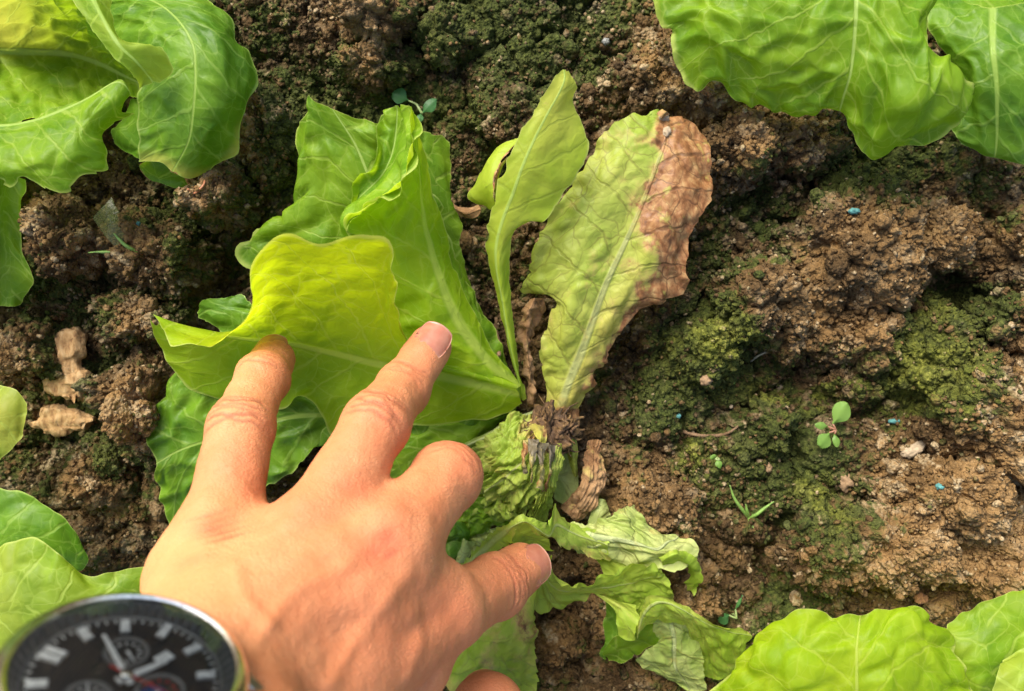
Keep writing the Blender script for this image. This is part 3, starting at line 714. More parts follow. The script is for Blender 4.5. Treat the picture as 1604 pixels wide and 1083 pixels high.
# dried shreds
leaf([zz(R4, [(240, 690, 24), (212, 750, 20), (207, 830, 16), (222, 920, 14), (240, 985, 8)]), zz(R4, [(262, 685, 28), (235, 760, 24), (238, 840, 20), (245, 920, 17), (252, 1000, 9)]), zz(R4, [(290, 688, 22), (290, 735, 20), (252, 790, 16), (268, 880, 14), (266, 960, 12), (262, 1010, 8)])],
     M_DRY, plant, nr=60, nc=26, ruffle=1.2, crumple=1.6, puff=.8, name='dried_leaf', ribw=.1, label='dried brown shrivelled leaf strip')
leaf([zz(R5, [(505, 440, 12), (560, 360, 14), (592, 290, 14), (612, 208, 12)]), zz(R5, [(540, 470, 16), (590, 390, 19), (620, 300, 18), (632, 206, 13)]), zz(R5, [(575, 500, 12), (625, 450, 16), (662, 370, 16), (664, 300, 14), (650, 212, 11)])],
     M_DRY, plant, nr=60, nc=36, ruffle=1.4, crumple=1.5, puff=.8, name='dried_leaf', ribw=.1, pleat=.8, label='dried brown crumpled leaf end')
leaf([zz(R5, [(600, 500, 12), (618, 450, 14), (640, 412, 12)]), zz(R5, [(640, 500, 15), (650, 455, 16), (660, 415, 13)]), zz(R5, [(690, 490, 12), (680, 450, 13), (668, 420, 11)])], M_WILT, plant, nr=30, nc=24, ruffle=.5)
# short pale leaf base right of the rot
leaf([zz(R5, [(530, 205, 20), (540, 260, 18), (562, 330, 14)]), zz(R5, [(548, 195, 23), (556, 260, 21), (566, 332, 14)]), zz(R5, [(562, 190, 20), (572, 260, 17), (572, 330, 12)])], M_PALE, plant, nr=36, nc=16, ruffle=.3, yellow=lambda U, V, n: .4 + 0 * n)
leaf([zz(R5, [(520, 250, 10), (500, 320, 9), (490, 400, 8)]), zz(R5, [(545, 250, 11), (540, 330, 10), (520, 430, 8)]), zz(R5, [(560, 280, 9), (575, 350, 9), (560, 440, 7)])], M_WILT, plant, nr=36, nc=22, ruffle=.5)

# crumpled inner head: several small folded leaves fanning out of the crown
def gills(U, V, n): return 0.55 * (1 - sstep(0.02, 0.34, V + .12 * n)) + .08 * n
leaf([zz(R5, [(440, 110, 18), (330, 115, 24), (260, 170, 22), (200, 235, 16), (196, 300, 12)]), zz(R5, [(430, 150, 24), (350, 190, 32), (290, 240, 32), (240, 300, 24), (205, 350, 14)]), zz(R5, [(440, 180, 28), (390, 250, 37), (350, 300, 36), (290, 350, 30), (210, 400, 16)]),
      zz(R5, [(460, 200, 28), (420, 300, 37), (390, 370, 34), (330, 430, 27), (240, 470, 14)]), zz(R5, [(480, 215, 26), (450, 320, 33), (425, 410, 28), (390, 470, 20), (320, 520, 10)])],
     M_PALE, plant, nr=120, nc=120, ruffle=1.6, rfreq=6, puff=.6, crumple=.9, pleat=1.9, teeth=.9, ribw=.3, brown=gills)
leaf([zz(R5, [(465, 205, 28), (450, 300, 36), (425, 400, 32), (395, 480, 24)]), zz(R5, [(490, 210, 31), (485, 300, 37), (465, 400, 33), (425, 490, 24)]), zz(R5, [(525, 215, 28), (518, 290, 32), (505, 380, 27), (478, 440, 21), (450, 495, 14)])],
     M_PALE, plant, nr=80, nc=44, ruffle=1.6, rfreq=7, puff=.8, crumple=.6, pleat=.8, teeth=.8, yellow=lambda U, V, n: .2 + .1 * n)
leaf([zz(R5, [(300, 380, 22), (240, 400, 20), (180, 400, 16), (150, 440, 14)]), zz(R5, [(320, 430, 22), (250, 460, 20), (190, 470, 16), (148, 480, 12)]), zz(R5, [(360, 480, 18), (290, 510, 16), (230, 540, 12), (180, 535, 9)])],
     M_FRESH, plant, nr=60, nc=50, ruffle=2.4, rfreq=6, puff=1.5, crumple=1.6, teeth=1.0)
leaf([zz(R5, [(350, 440, 26), (300, 420, 27), (270, 400, 22)]), zz(R5, [(360, 470, 27), (310, 470, 28), (255, 450, 20)]), zz(R5, [(380, 490, 22), (330, 505, 21), (285, 500, 16)])],
     M_PALE, plant, nr=40, nc=40, ruffle=2.2, rfreq=5, crumple=1.4, teeth=1.0)
leaf([zz(R5, [(300, 500, 12), (230, 520, 12), (180, 510, 10), (150, 470, 9)]), zz(R5, [(310, 520, 13), (240, 560, 12), (190, 545, 10), (140, 500, 8)]), zz(R5, [(320, 540, 8), (250, 580, 8), (200, 570, 7), (130, 520, 6)])],
     M_WILT, plant, nr=40, nc=40, ruffle=2.0, rfreq=5, crumple=1.4, teeth=1.0)
# scraps between index finger and thumb
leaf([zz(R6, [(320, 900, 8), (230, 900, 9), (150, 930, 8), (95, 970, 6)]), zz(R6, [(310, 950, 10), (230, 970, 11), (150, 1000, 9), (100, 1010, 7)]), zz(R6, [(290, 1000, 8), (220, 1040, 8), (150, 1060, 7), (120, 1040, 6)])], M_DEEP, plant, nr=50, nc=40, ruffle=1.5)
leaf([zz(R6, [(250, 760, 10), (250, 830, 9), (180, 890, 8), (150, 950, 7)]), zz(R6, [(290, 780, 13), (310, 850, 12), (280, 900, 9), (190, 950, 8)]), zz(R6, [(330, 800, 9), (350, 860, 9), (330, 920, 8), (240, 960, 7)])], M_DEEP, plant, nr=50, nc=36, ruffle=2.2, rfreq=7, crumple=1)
leaf([zz(R6, [(320, 880, 13), (290, 960, 11), (245, 1045, 8)]), zz(R6, [(335, 890, 15), (310, 970, 13), (262, 1050, 9)]), zz(R6, [(365, 890, 12), (340, 970, 11), (290, 1040, 8)])], M_WILT, plant, nr=40, nc=18, ruffle=.8)

# wilted leaf arching over the thumb tip and running to the right
leaf([zz(R6, [(300, 1030, 22), (400, 920, 34), (470, 850, 46), (560, 790, 55), (640, 752, 58), (720, 770, 56), (800, 800, 50)]) + zz(R7, [(175, 40, 42), (255, 115, 36), (330, 165, 32), (450, 190, 30)]),
      zz(R6, [(330, 1045, 22), (430, 940, 36), (510, 870, 48), (590, 815, 58), (660, 790, 60), (730, 830, 58), (800, 870, 52)]) + zz(R7, [(190, 150, 44), (270, 190, 38), (350, 225, 35), (470, 260, 33)]),
      zz(R6, [(390, 1035, 20), (440, 985, 30), (520, 940, 42), (580, 905, 50), (590, 850, 54), (660, 800, 56), (740, 880, 52)]) + zz(R7, [(160, 225, 46), (225, 275, 40), (300, 290, 34), (380, 330, 30), (480, 340, 28)])],
     M_LIMP, plant, nr=130, nc=40, ruffle=1.0, rfreq=6, teeth=1.0, tfreq=5, puff=.7, ribw=1.6, brown=lambda U, V, n: .42 * sstep(.35, 1, U) * sstep(.5, .7, V) + .1 * n + .5 * np.exp(-((V - .12) / .03) ** 2 - ((U - .2) / .25) ** 2))
leaf([zz(R6, [(590, 910, 44), (580, 850, 46), (640, 800, 48), (700, 800, 47)]), zz(R6, [(640, 910, 36), (650, 870, 38), (690, 850, 40), (740, 850, 42)]), zz(R6, [(820, 955, 33), (800, 930, 36), (800, 900, 40), (800, 880, 42)])], M_LIMP, plant, nr=36, nc=30, ruffle=.4, label='shaded inner side of the arching wilted leaf')
# broad pale blade of the wilted leaf: upper half, midrib, lower
leaf([zz(R7, [(250, 150, 30), (360, 150, 28), (440, 130, 27), (500, 95, 27), (560, 60, 26), (625, 46, 25)]) , zz(R7, [(260, 170, 32), (380, 190, 31), (500, 160, 30), (600, 160, 28), (700, 190, 26), (690, 130, 24)]),
      zz(R7, [(270, 190, 33), (400, 215, 33), (540, 235, 33), (660, 262, 32), (740, 290, 31), (800, 250, 28), (850, 240, 24)]),
      zz(R7, [(280, 240, 31), (400, 270, 31), (520, 300, 30), (640, 320, 31), (740, 330, 32), (850, 310, 29), (945, 262, 24)]),
      zz(R7, [(300, 300, 27), (400, 325, 26), (500, 340, 26), (600, 360, 27), (680, 390, 27), (780, 385, 28), (870, 370, 27), (945, 350, 24)])],
     M_WILT, plant, rib=2, nr=90, nc=60, ruffle=1.8, rfreq=9, puff=1.4, ribw=2.0, crumple=.4, teeth=.6, yellow=lambda U, V, n: .12 + 0 * n)
# curled claw at the blade's end
leaf([zz(R7, [(760, 330, 30), (800, 300, 34), (860, 290, 34), (945, 330, 30), (1000, 420, 26), (985, 490, 21), (925, 535, 17)]), zz(R7, [(775, 365, 32), (815, 340, 35), (870, 330, 34), (930, 390, 28), (955, 440, 24), (950, 490, 20), (918, 530, 16)]), zz(R7, [(785, 400, 24), (820, 375, 28), (870, 375, 26), (910, 410, 22), (915, 450, 18), (895, 490, 16), (905, 525, 14)])],
     M_LIMP, plant, nr=70, nc=36, ruffle=1.4, rfreq=7, teeth=.6)
# lower half with its upright rim
leaf([zz(R7, [(185, 305, 44), (190, 390, 42), (255, 475, 40), (340, 495, 34), (400, 478, 35), (450, 455, 36), (560, 440, 37), (640, 388, 36), (700, 390, 33), (770, 400, 31)]), zz(R7, [(150, 340, 40), (165, 440, 38), (235, 505, 36), (330, 520, 30), (420, 500, 31), (520, 480, 31), (620, 450, 31), (700, 440, 31), (780, 450, 30)]),
      zz(R7, [(105, 420, 34), (140, 500, 32), (205, 545, 30), (310, 540, 26), (410, 530, 26), (520, 560, 25), (620, 560, 26), (720, 500, 27), (810, 500, 27)]), zz(R7, [(55, 575, 26), (115, 618, 24), (180, 612, 23), (280, 575, 21), (385, 530, 22), (440, 560, 21), (520, 610, 20), (650, 640, 20), (740, 580, 22), (840, 550, 22)])],
     M_LIMP, plant, rib=1.5, nr=100, nc=50, ruffle=1.6, rfreq=8, puff=1.4, ribw=.3, teeth=.7, crumple=.4)
# middle of the limp leaf, joining its halves
leaf([zz(R7, [(400, 325, 24), (450, 420, 23), (480, 500, 22), (520, 600, 19), (560, 680, 16)]), zz(R7, [(560, 330, 26), (610, 420, 25), (640, 510, 23), (680, 610, 20), (700, 700, 17)]), zz(R7, [(760, 350, 27), (790, 430, 24), (825, 510, 22), (848, 560, 20), (850, 640, 17)])],
     M_LIMP, plant, nr=60, nc=50, ruffle=1.4, rfreq=8, puff=1.3, crumple=.5, teeth=.4)
# hanging tongue and fold
leaf([zz(R7, [(390, 530, 22), (470, 580, 24), (510, 640, 26), (530, 700, 27), (540, 765, 26)]), zz(R7, [(450, 550, 24), (530, 600, 27), (570, 660, 29), (580, 720, 29), (580, 790, 27)]), zz(R7, [(620, 600, 24), (640, 640, 27), (645, 690, 29), (632, 740, 29), (615, 796, 27)])],
     M_LIMP, plant, nr=60, nc=36, ruffle=.6, teeth=.3, yellow=lambda U, V, n: .15 + .15 * n)
# big fold with the yellow rim running to the next lettuce
leaf([zz(R7, [(630, 770, 26), (645, 690, 32), (665, 600, 38), (690, 555, 40), (740, 540, 41), (800, 548, 41), (880, 590, 41), (980, 660, 40), (1080, 705, 37), (1200, 730, 33), (1270, 760, 29)]), zz(R7, [(640, 790, 26), (670, 700, 33), (720, 640, 38), (790, 610, 40), (880, 640, 40), (980, 700, 38), (1080, 750, 35), (1180, 785, 32), (1290, 790, 28)]),
      zz(R7, [(660, 740, 24), (720, 690, 29), (800, 675, 31), (900, 690, 31), (1000, 760, 29), (1080, 830, 27), (1160, 860, 26), (1235, 870, 25)]), zz(R7, [(700, 720, 16), (780, 700, 20), (880, 720, 20), (960, 800, 16), (1030, 900, 14), (1100, 960, 14), (1225, 960, 16)]), zz(R7, [(720, 740, 12), (800, 740, 14), (900, 790, 12), (980, 900, 10), (1010, 990, 9), (1100, 1010, 10), (1200, 1005, 11)])],
     M_LIMP, plant, rib=.6, nr=110, nc=64, ruffle=1.2, puff=1.2, ribw=.4, crumple=.3, teeth=.4, yellow=lambda U, V, n: .35 * (1 - sstep(-.6, 0., U)) + .1 * n)
# drooping blades below
leaf([zz(R7, [(720, 690, 26), (760, 800, 20), (680, 850, 16), (640, 880, 13), (700, 950, 10), (760, 1000, 8)]), zz(R7, [(790, 680, 29), (810, 800, 24), (800, 870, 19), (800, 930, 15), (850, 1000, 11), (900, 1050, 8)]), zz(R7, [(850, 680, 29), (880, 780, 25), (890, 860, 21), (900, 930, 17), (940, 1010, 12), (960, 1080, 8)]), zz(R7, [(905, 690, 27), (935, 770, 23), (995, 800, 20), (990, 880, 17), (1000, 970, 13), (1016, 1070, 8)])],
     M_WILT, plant, nr=80, nc=50, ruffle=1.2, puff=1.2, ribw=.9, teeth=.5)
leaf([zz(R7, [(450, 580, 20), (452, 680, 15), (448, 800, 12), (425, 870, 10), (432, 905, 9)]), zz(R7, [(490, 610, 21), (510, 720, 15), (480, 800, 13), (460, 850, 12), (450, 905, 10)]), zz(R7, [(525, 650, 22), (535, 740, 17), (510, 790, 14), (480, 830, 13), (440, 885, 12)])], M_DEEP, plant, nr=50, nc=26, ruffle=.8)
leaf([zz(R7, [(440, 880, 14), (500, 790, 20), (560, 760, 22), (660, 700, 24), (730, 690, 24)]), zz(R7, [(450, 895, 12), (520, 850, 17), (600, 810, 19), (690, 760, 21), (770, 740, 22)]), zz(R7, [(480, 910, 9), (550, 918, 11), (610, 890, 13), (700, 830, 16), (790, 800, 18)])], M_FRESH, plant, nr=60, nc=36, ruffle=.9, label='green lobe of the wilted leaf')
# collapsed leaf under the thumb
leaf([zz(R5, [(470, 640, 8), (380, 700, 8), (300, 760, 8), (200, 850, 7), (130, 950, 6), (100, 1060, 6)]), zz(R5, [(440, 700, 10), (400, 760, 14), (330, 850, 16), (260, 930, 15), (200, 1010, 12), (170, 1100, 10)]), zz(R5, [(430, 740, 10), (410, 810, 15), (390, 900, 17), (350, 980, 16), (320, 1050, 13), (300, 1130, 10)]), zz(R5, [(425, 770, 8), (400, 785, 11), (436, 880, 13), (422, 960, 13), (428, 1040, 10), (410, 1140, 8)])],
     M_LIMP, plant, nr=90, nc=54, ruffle=1.4, rfreq=8, puff=1.2, teeth=.8, crumple=.4, brown=lambda U, V, n: .22 + .3 * n)
leaf([zz(R5, [(210, 930, 7), (160, 980, 7), (110, 1060, 6)]), zz(R5, [(240, 960, 9), (200, 1020, 9), (170, 1090, 7)]), zz(R5, [(260, 1000, 7), (240, 1050, 7), (220, 1100, 6)])], M_FRESH, plant, nr=36, nc=30, ruffle=1)

# rotten crown: torn brown fibres around the cut stem
def build_crown():
    bV, bF = ico(4)
    c = W(862, 676, 17)
    q = bV * np.array([10, 9, 13]) * (1 + .3 * fbm(bV * 2.6, 3, 900))[:, None]
    q = q + bV * (1.4 * noise(q / 1.6, 905))[:, None]
    m = NT('rotten_stem')
    pos = m.n('NewGeometry').outputs['Position']
    nz = m.noise(pos, 300, 6, .7).outputs[0]
    col = m.ramp(nz, [(.25, (.02, .011, .005)), (.5, (.085, .043, .015)), (.68, (.24, .14, .045)), (.85, (.45, .33, .09))])
    b = m.bsdf(Base_Color=col, Roughness=.8, Normal=m.bump(nz, .7, .001))
    mat = m.done(b.outputs[0])
    o = make_mesh('rotten_crown', q + c, bF, mat, plant); o['label'] = 'dark brown rotten stem base with torn fibres'
    rng = np.random.default_rng(3)
    V = []; Fc = []
    for i in range(130):
        a = rng.uniform(0, 6.28); L = rng.uniform(3, 8); w = rng.uniform(.5, 2.0)
        st = c + np.array([math.cos(a) * rng.uniform(0, 8), math.sin(a) * rng.uniform(0, 8), rng.uniform(5, 13)])
        dr = np.array([math.cos(a) + rng.normal(0, 1.1), math.sin(a) + rng.normal(0, 1.1), rng.uniform(-.9, .25)]); dr /= np.linalg.norm(dr)
        sd = np.cross(dr, rng.normal(0, 1, 3)); sd /= np.linalg.norm(sd); up = np.cross(sd, dr)
        bend = rng.normal(0, .55)
        b0 = len(V); ns = 6
        for k in range(ns):
            t = k / (ns - 1); p = st + dr * L * t + up * bend * L * t * t + rng.normal(0, .2, 3)
            ww = w * (1 - .6 * t)
            V += [p + sd * ww, p + up * ww * .5, p - sd * ww, p - up * ww * .5]
        for k in range(ns - 1):
            for j in range(4):
                Fc.append((b0 + k * 4 + j, b0 + k * 4 + (j + 1) % 4, b0 + k * 4 + 4 + (j + 1) % 4, b0 + k * 4 + 4 + j))
    o = make_mesh('rotten_fibres', np.array(V), np.array(Fc), mat, plant); o['kind'] = 'stuff'
    # dead grey brown strips fanning down from the rot over the crumpled head
    for (L_, R_) in (([(372, 205, 37), (368, 262, 42), (384, 318, 40)], [(402, 200, 39), (396, 262, 43), (396, 320, 40)]), ([(402, 198, 38), (402, 270, 44), (404, 345, 40)], [(430, 200, 39), (424, 270, 44), (414, 350, 40)]),
                     ([(430, 205, 38), (436, 285, 43), (424, 372, 38)], [(462, 212, 38), (458, 290, 42), (440, 375, 37)]), ([(462, 215, 35), (466, 300, 38), (452, 380, 33)], [(490, 220, 34), (484, 300, 36), (464, 385, 32)])):
        Mi = [((a_[0] + b_[0]) / 2, (a_[1] + b_[1]) / 2, a_[2] + 1.6) for a_, b_ in zip(L_, R_)]
        leaf([zz(R5, L_), zz(R5, Mi), zz(R5, R_)], M_ROT, plant, name='rotten_leaf_strip', nr=36, nc=14, ruffle=.9, crumple=.9, ribw=.05, brown=lambda U, V, n: .2 + .5 * n)
    leaf([zz(R5, [(400, 150, 30), (420, 190, 35), (425, 215, 36)]), zz(R5, [(425, 140, 33), (445, 180, 37), (445, 215, 37)]), zz(R5, [(455, 150, 30), (465, 190, 34), (462, 215, 35)])], M_PALE, plant, nr=24, nc=18, ruffle=.5, crumple=.5, yellow=lambda U, V, n: .95 + 0 * n, brown=lambda U, V, n: .25 + .4 * n, label='yellow soft rotten leaf base')
build_crown()
# ------------------------------------------------------------------ hands: signed distance field -> one continuous mesh
def surface_nets(D, org, h):
    """naive surface nets on a scalar grid; returns vertices (mm) and quads"""
    S = D < 0
    nx, ny, nz = D.shape
    c = np.zeros((nx - 1, ny - 1, nz - 1), np.uint8)
    for a in (0, 1):
        for b in (0, 1):
            for d in (0, 1):
                c += S[a:nx - 1 + a, b:ny - 1 + b, d:nz - 1 + d]
    act = (c > 0) & (c < 8)
    idx = np.full(act.shape, -1, np.int64)
    cells = np.argwhere(act); n = len(cells)
    idx[act] = np.arange(n)
    acc = np.zeros((n, 3)); cnt = np.zeros(n)
    corners = [(a, b, d) for a in (0, 1) for b in (0, 1) for d in (0, 1)]
    val = {k: D[cells[:, 0] + k[0], cells[:, 1] + k[1], cells[:, 2] + k[2]] for k in corners}
    for k in corners:
        for ax in range(3):
            if k[ax] == 0:
                k2 = list(k); k2[ax] = 1; k2 = tuple(k2)
                a, b = val[k], val[k2]
                m = (a < 0) != (b < 0)
                t = np.where(m, a / np.where(m, a - b, 1), 0)
                p = np.tile(np.array(k, float), (n, 1)); p[:, ax] = t
                acc[m] += p[m]; cnt[m] += 1
    V = (cells + acc / cnt[:, None]) * h + org
    Q = []
    for ax in range(3):
        o1, o2 = [(1, 2), (2, 0), (0, 1)][ax]
        sl0 = [slice(0, None)] * 3
        A = np.take(S, range(0, S.shape[ax] - 1), ax); B = np.take(S, range(1, S.shape[ax]), ax)
        e = np.argwhere(A != B)
        e = e[(e[:, o1] > 0) & (e[:, o2] > 0) & (e[:, o1] < S.shape[o1] - 1) & (e[:, o2] < S.shape[o2] - 1)]
        d1 = np.zeros(3, int); d1[o1] = 1; d2 = np.zeros(3, int); d2[o2] = 1
        q = np.stack([idx[tuple((e - d1 - d2).T)], idx[tuple((e - d2).T)], idx[tuple(e.T)], idx[tuple((e - d1).T)]], 1)
        fl = ~S[tuple(e.T)]
        q[fl] = q[fl][:, ::-1]
        Q.append(q)
    Q = np.concatenate(Q); Q = Q[(Q >= 0).all(1)]
    return V, Q

class Field:
    def __init__(self, lo, hi, h):
        self.lo = np.array(lo, float); self.h = h
        self.n = np.ceil((np.array(hi) - self.lo) / h).astype(int) + 1
        self.D = np.full(self.n, 25.0, np.float32)
    def box(self, lo, hi):
        a = np.clip(np.floor((lo - self.lo) / self.h).astype(int), 0, self.n - 1); b = np.clip(np.ceil((hi - self.lo) / self.h).astype(int) + 1, 1, self.n)
        return a, b
    def pts(self, a, b):
        return np.meshgrid(*[(np.arange(a[i], b[i]) * self.h + self.lo[i]).astype(np.float32) for i in range(3)], indexing='ij', sparse=True)
    def cone(self, p, q, r1, r2, k, flat=None, fs=1.0):
        """tapered capsule from p to q, smoothly joined; flat = unit vector along which it is squashed by fs"""
        p = np.asarray(p, float); q = np.asarray(q, float)
        m = max(r1, r2) + k + 4
        a, b = self.box(np.minimum(p, q) - m, np.maximum(p, q) + m)
        if (b <= a).any(): return
        X, Y, Z = self.pts(a, b)
        ba = q - p; l2 = float(ba @ ba) + 1e-9
        dx, dy, dz = X - p[0], Y - p[1], Z - p[2]
        t = np.clip((dx * ba[0] + dy * ba[1] + dz * ba[2]) / l2, 0, 1)
        ex, ey, ez = dx - ba[0] * t, dy - ba[1] * t, dz - ba[2] * t
        if flat is not None:
            s = (ex * flat[0] + ey * flat[1] + ez * flat[2]) * (1 / fs - 1)
            ex, ey, ez = ex + s * flat[0], ey + s * flat[1], ez + s * flat[2]
        ts = t * t * (3 - 2 * t) * .5 + t * .5
        d = np.sqrt(ex * ex + ey * ey + ez * ez) - (r1 + (r2 - r1) * ts)
        sl = tuple(slice(a[i], b[i]) for i in range(3))
        o = self.D[sl]
        hh = np.clip(0.5 + 0.5 * (o - d) / k, 0, 1)
        self.D[sl] = o * (1 - hh) + d * hh - k * hh * (1 - hh)
    def merge(self, other, k):
        o, d = self.D, other.D
        hh = np.clip(0.5 + 0.5 * (o - d) / k, 0, 1)
        self.D = o * (1 - hh) + d * hh - k * hh * (1 - hh)
    def mesh(self):
        return surface_nets(self.D, self.lo, self.h)

def vnormals(V, Q):
    n = np.cross(V[Q[:, 2]] - V[Q[:, 0]], V[Q[:, 3]] - V[Q[:, 1]])
    N = np.zeros_like(V)
    for i in range(4):
        np.add.at(N, Q[:, i], n)
    return N / (np.linalg.norm(N, axis=1, keepdims=True) + 1e-9)

def relax(V, Q, it=2, w=0.5):
    for _ in range(it):
        A = np.zeros_like(V); c = np.zeros(len(V))
        for i in range(4):
            for j in (1, 3):
                np.add.at(A, Q[:, i], V[Q[:, (i + j) % 4]]); np.add.at(c, Q[:, i], 1)
        V = V + w * (A / np.maximum(c, 1)[:, None] - V)
    return V

def skin_material():
    m = NT('skin')
    pos = m.n('NewGeometry').outputs['Position']
    red = m.attr('red'); pale = m.attr('pale'); cre = m.attr('crease')
    n1 = m.noise(pos, 70.0, 4.0, .6).outputs[0]; n2 = m.noise(pos, 420.0, 4.0, .6).outputs[0]
    col = m.mix(m.mapr(n1, .3, .7), (0.545, 0.195, 0.080), (0.615, 0.256, 0.112))
    col = m.mix(m.mapr(n2, .45, .8, 0, .35), col, (0.50, 0.145, 0.055))
    col = m.mix(m.math('MULTIPLY', pale, 0.6), col, (0.65, 0.33, 0.13))
    col = m.mix(m.math('MULTIPLY', red, m.mapr(n1, .3, .68, .45, 1.15)), col, (0.44, 0.085, 0.04))
    col = m.mix(m.math('MULTIPLY', cre, .85), col, (0.28, 0.075, 0.035))
    # fine criss-cross skin lines
    mp = m.n('Mapping'); m.put(mp.inputs[0], pos); mp.inputs['Rotation'].default_value = (0.3, 0.2, 0.9); mp.inputs['Scale'].default_value = (1.0, 2.2, 1.0)
    v1 = m.vor(mp.outputs[0], 620.0, 'DISTANCE_TO_EDGE')
    l1 = m.mapr(v1.outputs[0], 0.0, 0.16)
    v3 = m.vor(pos, 1500.0).outputs['Distance']
    b1 = m.bump(m.math('MULTIPLY', l1, m.mapr(n1, .3, .7, .35, 1.0)), 0.4, 0.0004)
    b2 = m.bump(m.math('ADD', m.math('MULTIPLY', v3, .6), n2), 0.22, 0.00035, b1)
    b = m.bsdf(Base_Color=col, Roughness=m.mapr(n2, .2, .8, .48, .68), Normal=b2)
    b.inputs['Subsurface Weight'].default_value = 0.12
    b.inputs['Subsurface Radius'].default_value = (1.0, 0.35, 0.18)
    b.inputs['Subsurface Scale'].default_value = 0.0032
    b.inputs['Specular IOR Level'].default_value = 0.32
    return m.done(b.outputs[0])
M_SKIN = skin_material()

def nail_material():
    m = NT('finger_nail')
    e = m.attr('tipward'); pos = m.n('NewGeometry').outputs['Position']
    n = m.noise(pos, 300, 3).outputs[0]
    col = m.mix(m.mapr(n, .3, .7), (0.42, 0.145, 0.085), (0.48, 0.19, 0.115))
    col = m.mix(m.mapr(e, -.75, -.45, .75, 0.), col, (.50, .25, .16))
    col = m.mix(m.mapr(e, .84, .97, 0, .3), col, (.56, .38, .25))
    b = m.bsdf(Base_Color=col, Roughness=.27)
    b.inputs['Subsurface Weight'].default_value = .15; b.inputs['Subsurface Scale'].default_value = .002
    return m.done(b.outputs[0])
M_NAIL = nail_material()

nrm = lambda v: np.asarray(v, float) / np.linalg.norm(v)

